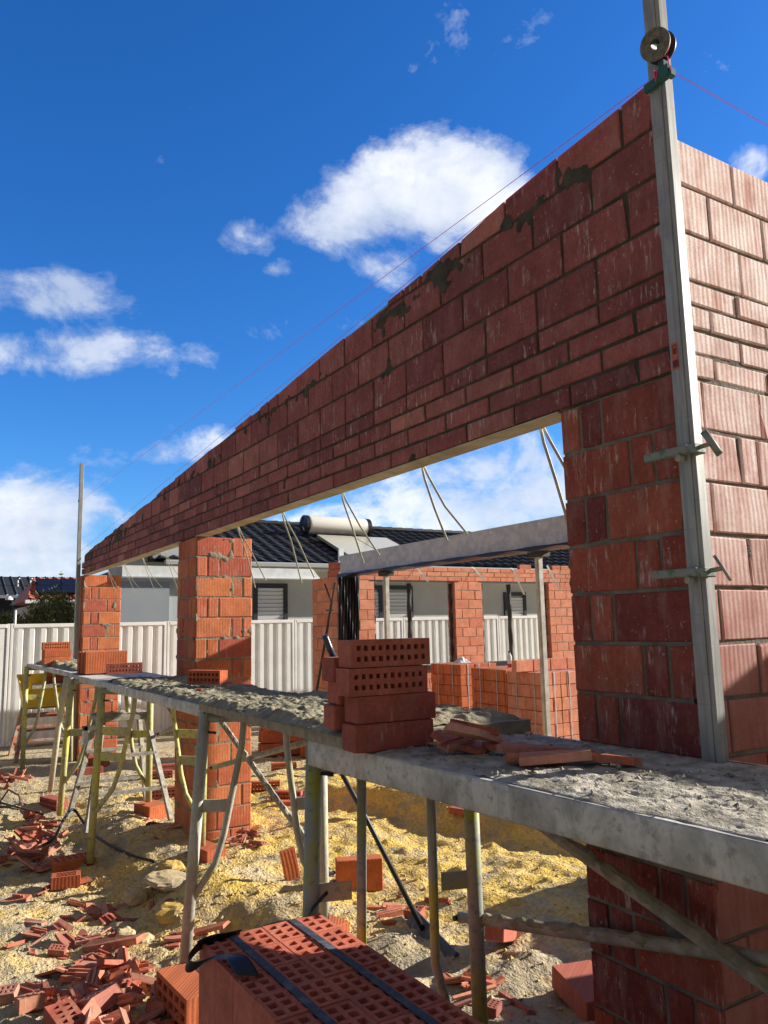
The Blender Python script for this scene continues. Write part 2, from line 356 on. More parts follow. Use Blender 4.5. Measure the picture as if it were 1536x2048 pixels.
# ------------------------------------------------------------------ brickwork
def brick_row(u0,u1,z0,z1,L,off,joint=.01):
    out=[]; p=u0-off
    while p<u1-.005:
        a=max(p,u0); b=min(p+L,u1)
        if b-a>.03: out.append((a,b,z0,z1))
        p+=L+joint
    return out
def seq_row(u0,u1,z0,z1,seq,joint=.01):
    out=[];p=u0;i=0
    while p<u1-.02:
        b=min(p+seq[i%len(seq)],u1); out.append((p,b,z0,z1)); p=b+joint; i+=1
    return out
def brick_faces(rects,org,ud,nd,depth=.06,ch=.004,jit=.0025,top=None,mb=None):
    """each rect becomes a brick block standing proud of the mortar; org+u*ud+z"""
    mb=mb or MB(); org=Vector(org);ud=Vector(ud);nd=Vector(nd);Z=Vector((0,0,1))
    for (a,b,z0,z1) in rects:
        a+=.0016;b-=.0016;z0+=.0014;z1-=.0014
        d=random.uniform(-jit,jit); t=random.uniform(-jit,jit)*.7; j=lambda: random.uniform(-jit,jit)*.55
        rg=random.uniform(0,.012); za,zb=(z1,z1) if top is None else (min(z1,top(a)-.002-rg),min(z1,top(b)-.002-rg*random.uniform(.4,1.6)))
        if min(za,zb)-z0<.018: continue
        A=[(a+j(),z0+j()),(b+j(),z0+j()),(b+j(),zb+j()),(a+j(),za+j())]
        cu=(a+b)/2;cz=(z0+(za+zb)/2)/2
        def P(uz,off): return org+ud*uz[0]+Z*uz[1]+nd*off
        fr=[P((u+(ch if u<cu else -ch),z+(ch if z<cz else -ch)),d+t*(1 if u<cu else -1)) for u,z in A]
        md=[P(q,d-ch) for q in A]
        if random.random()<.22:
            q_=random.randrange(4); cu_=P((cu,cz),d); k_=random.uniform(.008,.020)
            fr[q_]=fr[q_]+(cu_-fr[q_]).normalized()*k_-nd*.003; md[q_]=md[q_]+(cu_-md[q_]).normalized()*k_*.6
        bk=[P(q,-depth) for q in A]
        vs=fr+md+bk; fs=[(0,1,2,3)]
        for i in range(4):
            k=(i+1)%4; fs.append((4+i,4+k,k,i)); fs.append((8+i,8+k,4+k,4+i))
        fs.append((11,10,9,8))
        if ud.cross(Z).dot(nd)<0: fs=[f[::-1] for f in fs]
        mb.add(vs,fs)
    return mb
def mortar_sheet(name,org,ud,nd,u0,u1,z0,z1,mat,parent,res=.012,base=-.0045,amp=.013,thr=.60,seed=0,top=None,edge=0.,sc=5.5,rects=None):
    U=np.arange(u0,u1+res*.5,res); Zs=np.arange(z0,z1+res*.5,res); uu,zz=np.meshgrid(U,Zs,indexing='ij')
    if top is not None:
        tt=np.array([top(a) for a in U])[:,None]; zz=np.minimum(zz,tt-.020-.012*fbm(uu*9,uu*0,2,5))
    n=fbm(uu*sc,zz*sc*1.1,4,seed); n2=fbm(uu*45,zz*45,2,seed+7)
    ni=fbm(uu*16,zz*13,3,seed+4)
    dist=np.zeros_like(uu)
    if rects is not None:
        for (a,b,c,d) in rects:
            i0,i1=np.searchsorted(U,[a,b]); 
            if i1<=i0: continue
            zc=zz[i0:i1]; uc=uu[i0:i1]; q=np.minimum(np.minimum(uc-a,b-uc),np.minimum(zc-c,d-zc)); dist[i0:i1]=np.where(q>0,np.maximum(dist[i0:i1],q),dist[i0:i1])
    n=.62*n+.38*ni; thr2=thr-.02
    h=base+.003*(n2-.5)+amp*np.clip((n-thr2-dist*2.6)/.05,0,1)
    if edge>0:
        dz=(tt-zz); h=h+amp*np.clip((n-(thr-edge*np.exp(-((dz-.12)/.09)**2))-dist*1.6)/.05,0,1)*(dz>.02)
        h=np.minimum(h,base+amp*1.05)
    P=np.array(org)[None,None]+uu[...,None]*np.array(ud)+zz[...,None]*np.array([0,0,1.])+h[...,None]*np.array(nd)
    flip=Vector(ud).cross(Vector((0,0,1))).dot(Vector(nd))<0
    return grid_obj(name,P,mat,parent,flip=flip,smooth=True)
H=2.5; C=.172
RK=[(-.20,3.541),(-.49,3.523),(-1.02,3.488),(-1.54,3.43),(-1.93,3.40),(-2.65,3.352),(-3.49,3.282),(-4.7,3.187),(-5.93,3.095),(-6.84,3.01),(-8.94,2.861),(-9.83,2.80),(-10.2,2.77)]
def rake(x):
    if x>=RK[0][0]: return RK[0][1]
    for (a,za),(b,zb) in zip(RK,RK[1:]):
        if b<=x<=a: return za+(zb-za)*(x-a)/(b-a)
    return RK[-1][1]
# gable wall ---------------------------------------------------------
gw=empty('gable_wall',(-5.2,0,H),'long sloping red brick gable wall bridging over the two openings on cream lintels','wall')
rows=[];z=H+.006
for i in range(4): rows.append((z,z+.076,.305,(i%2)*.157)); z+=.086
for i in range(4): rows.append((z,z+.162,.305 if i<3 else .305,((i+1)%2)*.157)); z+=.172
rects=[]
for i,(a,b,L,off) in enumerate(rows):
    rr=brick_row(-10.14,-.247,a,b,L,off)
    fin=[]
    for (p,q,c,d) in rr:
        hgt=min(d,rake((p+q)/2))-c
        if hgt<.10 and q-p>.2 and b-a>.1:
            m=(p+q)/2; fin+=[(p,m-.005,c,d),(m+.005,q,c,d)]
        else: fin.append((p,q,c,d))
    rects+=fin
# stepped left end
rects=[r for r in rects if not (r[2]>H+.17 and r[0]<-10.10+.10*((r[2]-H)/.086-1.6))]
bf=brick_faces(rects,(0,0,0),(1,0,0),(0,-1,0),depth=.088,top=rake)
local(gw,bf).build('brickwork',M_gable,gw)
mortar_sheet('mortar',(0,0,0),(1,0,0),(0,-1,0),-10.0,-.25,H+.004,3.545,M_mortd,gw,res=.011,base=-.008,amp=.013,thr=.70,seed=3,top=rake,edge=.215,rects=rects)
mc=MB()
for (a,za),(b,zb) in zip(RK,RK[1:]):
    x0=max(b,-9.98); x1=min(a,-.27)
    if x1<=x0: continue
    t0=rake(x0)-.012;t1=rake(x1)-.012
    mc.add([(x0,.012,H+.004),(x1,.012,H+.004),(x1,.10,H+.004),(x0,.10,H+.004),(x0,.012,t0),(x1,.012,t1),(x1,.10,t1),(x0,.10,t0)],[(0,3,2,1),(4,5,6,7),(0,1,5,4),(1,2,6,5),(2,3,7,6),(3,0,4,7)])
local(gw,mc).build('wall_core',M_mort,gw)
for (a,b) in ((-10.0,-5.56),(-5.1,-.77)):
    l=MB(); l.box(a,b,.004,.112,H-.004,H+.002); l.box(a,b,.106,.112,H+.002,H+.10)
    local(gw,l).build('lintel',M_cream,gw)
# piers --------------------------------------------------------------
SEQA=[.305,.09,.09]; SEQB=[.09,.09,.305]
def pier(name,x0,x1,y0,y1,zb,zt,mat,parent,vis='AB',seed=0,mort=M_mort):
    rA=[];rB=[];zz=zt-.006;i=0
    while zz>zb:
        lo=max(zz-.162,zb)
        rA+=seq_row(x0+.0015,x1-.0015,lo,zz,SEQA if i%2 else SEQB)
        rB+=seq_row(y0+.009,y1-.002,lo,zz,SEQA if (i+1)%2 else SEQB)
        zz-=C;i+=1
    mb=brick_faces(rA,(0,y0,0),(1,0,0),(0,-1,0))
    brick_faces(rB,(x1,0,0),(0,1,0),(1,0,0),mb=mb)
    brick_faces([(a+x0+x0*0-x0,b,c,d) for a,b,c,d in rA],(0,y1,0),(1,0,0),(0,1,0),mb=mb)
    brick_faces(rB,(x0,0,0),(0,1,0),(-1,0,0),mb=mb)
    local(parent,mb).build('brickwork',mat,parent)
    c=MB(); c.box(x0+.014,x1-.014,y0+.014,y1-.014,zb,zt-.01); local(parent,c).build('core',mort,parent)
    mortar_sheet('mortar',(0,y0,0),(1,0,0),(0,-1,0),x0+.006,x1-.006,zb,zt-.008,mort,parent,seed=seed,thr=.66,rects=rA)
    mortar_sheet('mortar',(x1,0,0),(0,1,0),(1,0,0),y0+.006,y1-.006,zb,zt-.008,mort,parent,seed=seed+5,thr=.61,amp=.009,sc=7,rects=rB)
p1=empty('brick_pier',(-5.325,.25,0),'orange brick pier in the middle of the gable wall, between the two openings','pier')
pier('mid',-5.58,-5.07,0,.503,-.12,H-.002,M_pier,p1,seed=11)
p2=empty('brick_pier',(-10.19,.25,0),'orange brick pier under the far left end of the gable wall','pier')
pier('far',-10.42,-9.95,0,.503,-.06,H-.002,M_pier,p2,seed=31)
# corner wall (pier face + long right wall) ---------------------------
cw=empty('corner_wall',(-.5,.8,0),'tall red brick corner wall at right, its sunlit side pale with white bloom','wall')
rA=[];zz=H-.006;i=0
while zz>-.25:
    rA+=seq_row(-.752,-.247,zz-.162,zz,[.09,.09,.305] if i%2==0 else [.305,.09,.09]); zz-=C;i+=1
mb=brick_faces(rA,(0,0,0),(1,0,0),(0,-1,0))
brick_faces(rA,(0,.50,0),(1,0,0),(0,1,0),mb=mb)
rr=[]
zz=H-.006;i=0
while zz>-.25:
    rr+=seq_row(.002,.5,zz-.162,zz,[.305,.09,.09]); zz-=C
brick_faces(rr,(-.755,0,0),(0,1,0),(-1,0,0),mb=mb)
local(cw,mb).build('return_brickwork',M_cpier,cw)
rB=[];zz=H-.006;i=0
while zz>-.25:
    rB+=seq_row(.011,1.7,zz-.162,zz,[.13,.305,.09,.305] if i%2==0 else [.305,.09,.13,.305,.305]); zz-=C;i+=1
z=H+.004
for i in range(4): rB+=brick_row(.011,1.7,z,z+.076,.305,.1+(i%2)*.157); z+=.086
for i in range(3): rB+=brick_row(.011,1.7,z,z+.162,.305,.06+((i+1)%2)*.157); z+=.172
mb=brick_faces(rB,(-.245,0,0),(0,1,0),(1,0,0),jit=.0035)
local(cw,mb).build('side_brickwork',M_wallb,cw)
mortar_sheet('mortar',(0,0,0),(1,0,0),(0,-1,0),-.748,-.255,-.25,H-.006,mortar_mat('corner joint',(.14,.13,.11),(.24,.225,.19)),cw,thr=.66,seed=61,rects=rA,base=-.007)
mortar_sheet('mortar',(-.245,0,0),(0,1,0),(1,0,0),.006,1.69,-.25,3.353,mortar_mat('grey joint',(.15,.14,.12),(.24,.225,.19)),cw,thr=.69,seed=41,base=-.008,rects=rB)
c=MB(); c.box(-.74,-.26,.014,.486,-.3,H-.012); c.box(-.36,-.262,.487,1.69,-.3,3.35); c.box(-.36,-.262,.11,.486,H-.011,3.35)
local(cw,c).build('wall_core',M_mort,cw)
# profile posts ---------------------------------------------------------
pp=empty('profile_post',(-.182,-.03,1.3),'tall aluminium profile post standing at the near wall corner','profile post')
b=MB(); b.cbox(-.212,-.168,-.052,-.005,1.302,4.6,.003); b.cbox(-.168,-.152,-.047,-.006,1.302,4.6,.002)
local(pp,b).build('post_section',M_alu,pp)
st=MB(); st.box(-.203,-.180,-.0535,-.0525,2.485,2.572); local(pp,st).build('sticker',M_sticker,pp)
cu=bpy.data.curves.new('sticker_text','FONT'); cu.body='CB8'; cu.size=.020; cu.extrude=.0003
tx=bpy.data.objects.new('tmp',cu); COL.objects.link(tx)
dg=bpy.context.evaluated_depsgraph_get(); tm=bpy.data.meshes.new_from_object(tx.evaluated_get(dg)); bpy.data.objects.remove(tx)
for v_ in tm.vertices: v_.co=Vector((-.198+v_.co.y*1.0, -.0542-.0001*0+v_.co.z*.0, 2.566-v_.co.x*.9))-Vector(pp.location)
link_mesh('sticker_lettering',tm,M_black,pp)
ln=MB()
for i in range(5): ln.box(-.200+.0042*i,-.198+.0042*i,-.0545,-.0538,2.492,2.515)
local(pp,ln).build('sticker_fine_print',M_black,pp)
pf=empty('profile_post',(-10.46,-.06,0),'thin bare profile post rising above the far left pier','profile post')
b=MB(); b.cbox(-.03,.03,-.025,.025,-.05,4.08,.003); b.xf(Matrix.Translation((-10.46+.38,-.05,0))); 
for i,v_ in enumerate(b.v): b.v[i]=(v_[0]-.03*(v_[2]/4),v_[1]-.06*0,v_[2])
local(pf,b).build('post_section',M_alu,pf)
b=MB(); b.tube([(-10.07,-.05,2.70),(-9.98,-.05,2.715)],.012,8); local(pf,b).build('line_peg',plain('yellow peg',(.7,.5,.2),.6),pf)
b=MB(); b.box(-10.14,-10.115,-.08,-.03,3.53,3.56); local(pf,b).build('line_clip',M_black,pf)
# clamps
def clamp(zc,label):
    t=empty('profile_clamp',(-.2,-.06,zc),label,'clamp','profile clamps on the near post')
    b=MB(); b.cbox(-.115,.045,-.024,.0,-.013,.013,.003); b.cbox(.045,.075,-.024,.03,-.016,.012,.003); b.build('bar',M_green,t)
    b=MB(); b.tube([(.05,.0,-.002),(.05,.055,.0)],.006,8); b.tube([(.055,.0,-.0),(.105,.01,.006)],.007,8); b.build('screw',M_pgrey,t)
    b=MB(); rr=.011 if zc>2 else .005
    b.tube([(.092,.0,.045),(.108,.012,.008),(.125,.02,-.03)],rr,10); b.build('handle',M_green if zc>2 else M_pgrey,t,smooth=True)
    b=MB(); b.tube([(.012,-.024,-.022),(.012,-.004,-.022)],.011,10); b.build('pad',M_pgrey,t)
clamp(2.222,'upper green screw clamp gripping the near profile post')
clamp(1.852,'lower green screw clamp gripping the near profile post')
# string reel and line block
rl=empty('line_reel',(-.135,-.10,3.545),'round reel of pink string fixed high on the near profile post','reel')
ax=Vector((.22,-.93,-.28)).normalized()
def disc(c,r1,r0,th,n=40):
    m=MB(); c=Vector(c); uu=ax.cross(Vector((0,0,1))).normalized(); ww=ax.cross(uu); vs=[];fs=[]
    for k in range(n):
        a=2*math.pi*k/n; d=uu*math.cos(a)+ww*math.sin(a)
        vs+= [c+d*r1+ax*th/2,c+d*r0+ax*th/2,c+d*r1-ax*th/2,c+d*r0-ax*th/2]
    for k in range(n):
        i=4*k;j=4*((k+1)%n)
        fs+= [(i,j,j+1,i+1),(i+2,i+3,j+3,j+2),(i,i+2,j+2,j),(i+1,j+1,j+3,i+3)]
    m.add(vs,fs); return m
cc=Vector((0,0,0))
disc(cc+ax*.008,.050,.016,.004).build('flange',M_reel,rl)
disc(cc-ax*.036,.050,.016,.004).build('flange',M_blackm,rl)
disc(cc-ax*.014,.018,.014,.040).build('hub',M_blackm,rl)
wm=MB(); 
for i in range(8): 
    m=disc(cc-ax*(.006-(-.0))+ax*(-.0038*i),.033+random.uniform(-.002,.002),.018,.0036,28); wm.add(m.v,m.f)
wm.build('string_winding',M_pink,rl)
lb=empty('line_block',(-.13,-.075,3.46),'dark green corner line block clipped below the string reel','line block')
b=MB(); b.cbox(-.028,.022,-.016,.012,-.030,.010,.003); b.cbox(-.012,.008,-.014,.010,.010,.034,.002); b.cbox(.010,.030,-.010,.016,-.034,-.006,.002); b.cbox(-.085,-.028,.0,.016,-.024,.004,.002); b.build('block',M_dgreen,lb)
b=MB(); b.tube([(-.026,-.018,.012),(-.022,-.019,-.028),(-.014,-.018,.006),(-.02,-.018,-.018)],.0022,6); b.tube([(.0,-.01,.055),(.024,-.012,.03),(.027,-.012,-.008),(.03,-.008,-.02)],.002,6); b.build('string_wrap',M_pink,lb)
def string(p,q,lab,sag=.0):
    b=MB(); p=Vector(p);q=Vector(q); pts=[p+(q-p)*t-Vector((0,0,sag*4*t*(1-t))) for t in np.linspace(0,1,15)]
    b.tube(pts,.0013,5); tag(b.build('string_line',M_pink),lab,'string')
string((-.21,-.035,3.50),(-10.11,-.05,3.545),'pink builder\'s string stretched level above the gable wall to the far post',.0)
string((-.21,-.02,3.506),(-10.11,-.062,2.80),'pink builder\'s string running down along the top edge of the gable wall')
string((-.15,-.01,3.498),(-.19,2.2,3.49),'pink builder\'s string running right above the pale side wall')
# ------------------------------------------------------------------ roof straps hanging from the lintels
def ribbon(m,pts,w,wd,th=.0018):
    wd=Vector(wd).normalized()*w/2; vs=[];fs=[]
    for i,p in enumerate(pts):
        p=Vector(p); a=Vector(pts[max(i-1,0)]);bb=Vector(pts[min(i+1,len(pts)-1)]); t=(bb-a).normalized(); n=t.cross(wd).normalized()*th/2
        vs+=[p-wd-n,p+wd-n,p+wd+n,p-wd+n]
    for i in range(len(pts)-1):
        for k in range(4):
            j=(k+1)%4; fs.append((4*i+k,4*i+j,4*i+4+j,4*i+4+k))
    fs+=[(3,2,1,0),tuple(4*(len(pts)-1)+k for k in range(4))]
    m.add(vs,fs)
SX=[(-1.0,2.09,2.20,'rightmost on the near lintel'),(-1.87,2.14,2.16,'second from the near corner pier'),(-2.73,2.09,2.13,'in front of the solar tank'),(-3.6,2.02,2.05,'in front of the black roof'),(-4.45,2.03,2.08,'right of the middle pier'),
    (-6.5,2.1,2.15,'just left of the middle pier'),(-7.35,2.12,2.17,'middle one on the far lintel'),(-8.2,2.12,2.17,'third left of the middle pier'),(-9.1,2.12,2.17,'nearest the far left pier')]
for x,za,zb,lab in SX:
    t=empty('hanging_strap',(x,.13,2.5),'pair of thin straps dangling from the lintel, '+lab,'strap','steel straps hanging from the lintels')
    for k,(dx,dy,ze) in enumerate(((-.02,.16,za),(.09,.20,zb))):
        m=MB(); c0=.01*k
        pts=[(c0,0,.02),(c0+dx*.2,dy*.12,-.05),(c0+dx*.5,dy*.5,-.2),(c0+dx,dy,ze-2.5)]
        ribbon(m,pts,.014 if x>-5 else .010,(1,.25,0)); m.build('strap',M_strap,t)
# ------------------------------------------------------------------ scaffold
def lumps(m,p,q,r,n=46,amp=.6,seed=0,frac=(0,1)):
    p=Vector(p);q=Vector(q); d=q-p; m_=[p+d*(frac[0]+(frac[1]-frac[0])*i/(n-1)) for i in range(n)]
    rr=np.random.default_rng(seed); a=rr.random(n); side=rr.random((n,8))
    pts=[a_+Vector((0,0,r*.35)) for a_ in m_]
    m.tube(pts,r,8,True,lambda i,k: r*(.72+amp*(.5*a[i]+.5*side[i,k])*(.4+.6*fbm(i*.11,seed*3.,2,seed))) if 0<i<n-1 else r*.3)
def frame(name,To,Bo,Ti,Bi,lab,outer=True,inner=True,zbar=.76,bars=(.76,),mat=None,t0=.34,t1=.70,straight=False,r=.030,thick=True):
    To,Bo,Ti,Bi=[Vector(p) for p in (To,Bo,Ti,Bi)]; mat=mat or M_paint
    t=empty(name,Bo,lab,'trestle','trestles carrying the planks')
    def add(m,nm,mt=mat,sm=True): return local(t,m).build(nm,mt,t,smooth=sm)
    def at(z,f):
        a=Bo+(To-Bo)*((z-Bo.z)/(To.z-Bo.z)); b=Bi+(Ti-Bi)*((z-Bi.z)/(Ti.z-Bi.z)); return a+(b-a)*f
    m=MB(); m.tube([Bo,Bo+(To-Bo)*.5,To],r,14); add(m,'leg')
    if inner: m=MB(); m.tube([Bi,Bi+(Ti-Bi)*.5,Ti],r,14); add(m,'leg',M_pale if (not straight and Bi.x<-2.5 and Bi.x>-3) else mat)
    zt=min(To.z,Ti.z)-.03
    m=MB(); a=at(zt,0);b=at(zt,1) if inner else at(zt,.8); m.tube([a,b],.022,10); lumps(m,a,b,.020,20,.8,int(abs(a.x)*10)); add(m,'crossbar',M_pgrey)
    if straight: prof=[(t0,zt),(t0,.42),(t0*.75,.25),(0.02,.02)]
    else: prof=[(t0,zt),(t0*.97,1.08),(t0*.66,.62),(t0*.50,.47),(.02,.29)]
    m=MB(); m.tube([at(z,f) for f,z in prof],.0185,10); add(m,'bent_brace')
    if inner:
        m=MB(); m.tube([at(z,1-f*(1-t1)/t0) for f,z in prof],.0185,10); add(m,'bent_brace')
    for zb in bars:
        f=t0*.8
        for e in ((0,f),(1,1-f*(1-t1)/t0)) if inner else ((0,f),):
            m=MB(); a=at(zb,e[0]);b=at(zb,e[1]); m.obox((a+b)/2,b-a,(b-a).cross(Vector((0,0,1))),(0,0,1),(b-a).length,.012,.065); add(m,'flat_bar',sm=False)
    for (a,b) in ((Bo,To),)+(((Bi,Ti),) if inner else ()):
        m=MB(); sd_=int(abs(a.x)*37)
        lumps(m,a.lerp(b,.12)+Vector((0,-.004,0)),a.lerp(b,.75)+Vector((0,-.004,0)),r*.86,60,.42,sd_); add(m,'mortar_splash',M_pgrey,sm=False)
    for (q,e) in ((at(1.16,0),1),) + (((at(1.1,1),-1),) if inner else ()):
        m=MB(); d=(at(1,1)-at(1,0)).normalized(); m.tube([q+d*.02*e,q+d*.02*e+Vector((.075,.02,.002))],.007,8); add(m,'locking_pin',M_blackm)
    return t
frame('trestle',(-10.05,-.66,1.275),(-9.88,-.68,.0),(-9.95,-.12,1.275),(-9.9,-.1,.03),'yellow scaffold frame at the far left end, in front of the steel fence',bars=(.88,),t0=.42,t1=.6)
frame('trestle',(-6.77,-.66,1.275),(-6.97,-.69,-.02),(-6.15,-.07,1.27),(-6.21,-.05,.15),'grey green scaffold frame second from the far left, beside the mortar-caked stool',bars=(.76,))
frame('trestle',(-5.40,-.66,1.26),(-5.46,-.70,-.10),(-4.59,-.07,1.26),(-4.69,-.05,.09),'bright yellow green scaffold frame just left of the middle pier',bars=(.72,.92))
frame('trestle',(-2.92,-.63,1.262),(-3.03,-.69,-.07),(-2.59,-.09,1.262),(-2.66,-.05,.13),'pale scaffold frame in front of the middle pier, under the wet mortar plank',bars=(.77,),r=.031,mat=M_tgrey)
frame('trestle',(-1.47,-.685,1.262),(-1.53,-.70,-.15),(-1.26,-.10,1.205),(-1.30,-.06,.0),'dark olive scaffold frame under the stack of holed red bricks, nearest in view',straight=True,bars=(.72,),t0=.30,t1=.74,r=.031,mat=M_tolive)
frame('trestle',(1.2,-.64,1.20),(1.2,-.70,-.1),(1.3,-.08,1.20),(1.3,-.06,.0),'scaffold frame carrying the right end of the near plank',straight=True)
t=empty('scaffold_prop',(-7.55,-.70,.07),'pale leaning tube propping the far plank, foot on a red holed brick','prop')
b=MB(); b.tube([(-7.58,-.69,.10),(-7.3,-.68,.75),(-7.05,-.66,1.27)],.028,12); lumps(b,(-7.5,-.69,.3),(-7.1,-.66,1.2),.026,30,.35,5); local(t,b).build('tube',M_pale,t,smooth=True)
def brace(p,q,lab,seed,r=.021,amp=1.0,mat=None,frac=(.05,.95)):
    t=empty('cross_brace',p,lab,'brace','mortar-caked cross braces of the scaffold')
    m=MB(); m.tube([p,q],r*.85,10); local(t,m).build('tube',mat or M_pgrey,t,smooth=True)
    m=MB(); lumps(m,p,q,r*.75,70,amp,seed,frac); local(t,m).build('mortar_crust',M_crust if seed<10 else M_wet,t,smooth=False)
    for e in (p,q):
        m=MB(); m.tube([Vector(e)+Vector((0,-.03,0)),Vector(e)+Vector((0,.03,0))],.011,8); local(t,m).build('bolt',M_blackm,t)
brace((-4.60,-.02,1.12),(-2.68,.0,.38),'caked brace slanting down to the right beside the middle pier',1)
brace((-4.66,.03,.66),(-2.63,.03,1.12),'caked brace slanting up to the right in front of the middle pier',2,amp=.6)
brace((-1.42,-.055,.53),(.9,-.06,1.02),'caked brace running nearly level across the near corner pier',11,r=.024)
brace((-1.20,-.10,1.10),(.9,-.11,.52),'caked brace slanting down under the near plank',12,r=.024)
brace((-6.16,-.0,1.14),(-4.95,.02,.72),'caked brace slanting down left of the middle pier',3,r=.018,amp=.5)
brace((-6.19,.04,.75),(-4.95,.05,1.05),'caked brace slanting up left of the middle pier',4,r=.018,amp=.5)
def plank(name,A,B,w,z0,z1,th,mat,label,cat='plank',lip=True,extra=0):
    """A,B outer edge ends (x,y)"""
    A=Vector((A[0],A[1],z0));B=Vector((B[0],B[1],z1)); d=(B-A); n=Vector((-d.y,d.x,0)).normalized(); 
    if n.y<0:n=-n
    t=empty(name,(A+B)/2-Vector((0,0,th)),label,cat,'scaffold planks')
    m=MB(); Lh=d.length
    up=d.normalized().cross(n); up=up if up.z>0 else -up
    c=(A+B)/2+n*w/2-up*th/2
    if lip:   # folded steel plank: deck with side flanges
        deck=MB(); deck.obox(c+up*(th/2-.006),d,n,up,Lh,w-.006,.012); local(t,deck).build('deck',mat,t)
        for s_,nm in ((-1,'outer'),(1,'inner')):
            # edge with slight dents
            K=int(Lh/.03); P=np.zeros((K+1,7,3)); prof=[(-.0,th/2),(.004,th/2+.002),(.006,th/2-.004),(.007,0.0),(.006,-th/2+.005),(.003,-th/2),(-.035,-th/2+.001)]
            for i in range(K+1):
                q=A+d*(i/K)+n*(w/2)-up*th/2
                wob=.0035*(fbm(i*.15,s_*3.,3,extra)-.5)
                for j,(o_,h_) in enumerate(prof):
                    P[i,j]=q+n*s_*(w/2+o_-.006+wob)+up*(h_+.010*(fbm(i*.06,j*.2+s_,2,extra+3)-.5)*(j in(0,1,2)))
            grid_obj('side_rail',P,mat,t,flip=(s_<0),smooth=True)
        e=MB()
        for s_ in (-1,1): e.obox(c+d.normalized()*s_*(Lh/2-.003),d,n,up,.005,w-.02,th-.006)
        local(t,e).build('end_cap',mat,t)
    else:
        m.obox(c,d,n,up,Lh,w,th); local(t,m).build('board',mat,t)
    return t,A,d,n,up,w
def mortar_layer(nm,A,d,n,up,w,mat,label,f0,f1,w0,w1,hmax,seed,parent=None,res=.012,flat=.3,cov=.42,over=0.0):
    Lh=d.length; U=np.arange(f0*Lh,f1*Lh,res); V=np.arange(w0*w-over,w1*w+over,res); uu,vv=np.meshgrid(U,V,indexing='ij')
    e=np.minimum(np.minimum(uu-U[0],U[-1]-uu)/.10,np.minimum(vv-V[0],V[-1]-vv)/.07); e=np.clip(e+.35*(fbm(uu*9,vv*9,3,seed+2)-.5),0,1)
    big=fbm(uu*3.1,vv*4.5,4,seed); mid=fbm(uu*13,vv*18,4,seed+1); fine=fbm(uu*50,vv*60,2,seed+4)
    ridge=1-np.abs(2*fbm(uu*11,vv*17,4,seed+6)-1)
    h=(np.clip(big-.28,0,1)*1.5*hmax*flat+hmax*.55*np.clip(mid-.38,0,1)*1.6+hmax*.42*ridge**4+.010*(fine-.5))*sstep(0,.9,e)
    h=h-.008*(1-sstep(0,.25,e))
    cover=(fbm(uu*4,vv*5,4,seed+9)+.45*(e-.5))>cov
    dn=np.array(d.normalized());nn=np.array(n);uu3=np.array(up)
    P=np.array(A)[None,None]+uu[...,None]*dn+vv[...,None]*nn+(h+.002)[...,None]*uu3
    mk=cover[:-1,:-1]|cover[1:,1:]|cover[1:,:-1]|cover[:-1,1:]
    o=grid_obj(nm,P,mat,parent,flip=(Vector(d).cross(Vector(n)).z<0),smooth=True,mask=mk)
    if o.data.polygons and o.data.polygons[0].normal.z<0: o.data.flip_normals()
    if label: tag(o,label,'mortar')
    return o
P1=plank('scaffold_plank',(-1.40,-.745),(2.2,-.57),.72,1.298,1.298,.092,M_plank,'wide grey mortar-crusted scaffold plank nearest the camera, running out right',extra=1)
mortar_layer('mortar_crust',*P1[1:],M_crust,None,.0,1.0,0.0,1,.013,5,parent=P1[0],res=.008,flat=.3,cov=.22)
P2=plank('scaffold_plank',(-2.98,-.645),(-1.03,-.775),.76,1.318,1.352,.045,M_wood,'timber edged plank under the thick wet mortar, ending behind the brick stack',lip=False)
mortar_layer('mortar_spread',*P2[1:],M_wet,'thick spread of wet grey mortar on the timber edged plank',.0,.995,.0,.97,.036,15,res=.008,flat=.75,cov=.20,over=.01)
P3=plank('scaffold_plank',(-5.62,-.63),(-2.90,-.645),.70,1.300,1.300,.062,M_plank,'aluminium scaffold plank left of the wet mortar plank, in front of the middle pier',extra=7)
mortar_layer('mortar_spread',*P3[1:],M_wet,'rough mortar spread along the plank in front of the middle pier',.05,1.0,.0,.95,.036,25,res=.011,flat=.7,cov=.27)
P4=plank('scaffold_plank',(-7.2,-.60),(-5.50,-.62),.66,1.290,1.296,.055,M_plank,'short scaffold plank under the upright orange bricks',extra=9)
P5=plank('scaffold_plank',(-10.2,-.64),(-7.05,-.60),.66,1.305,1.305,.045,M_plank,'far left scaffold plank carrying the three stacked bricks',extra=12)
mortar_layer('mortar_spread',*P5[1:],M_wet,'small dark dollop of mortar on the far left plank',.03,.9,.1,.9,.06,35,res=.02,flat=.9,cov=.36)
nn_=1500; cu_=rng.uniform(-1.3,1.0,nn_); cv_=rng.random(nn_)*.62
cx_=cu_; cy_=-.71+ (cu_+1.4)*.0486+cv_
crumbs('mortar_crumbs',cx_,cy_,np.full(nn_,1.305)+.008*rng.random(nn_),.0015+.007*rng.random(nn_)**3,M_crust,'dry mortar crumbs scattered on the near scaffold plank','mortar')
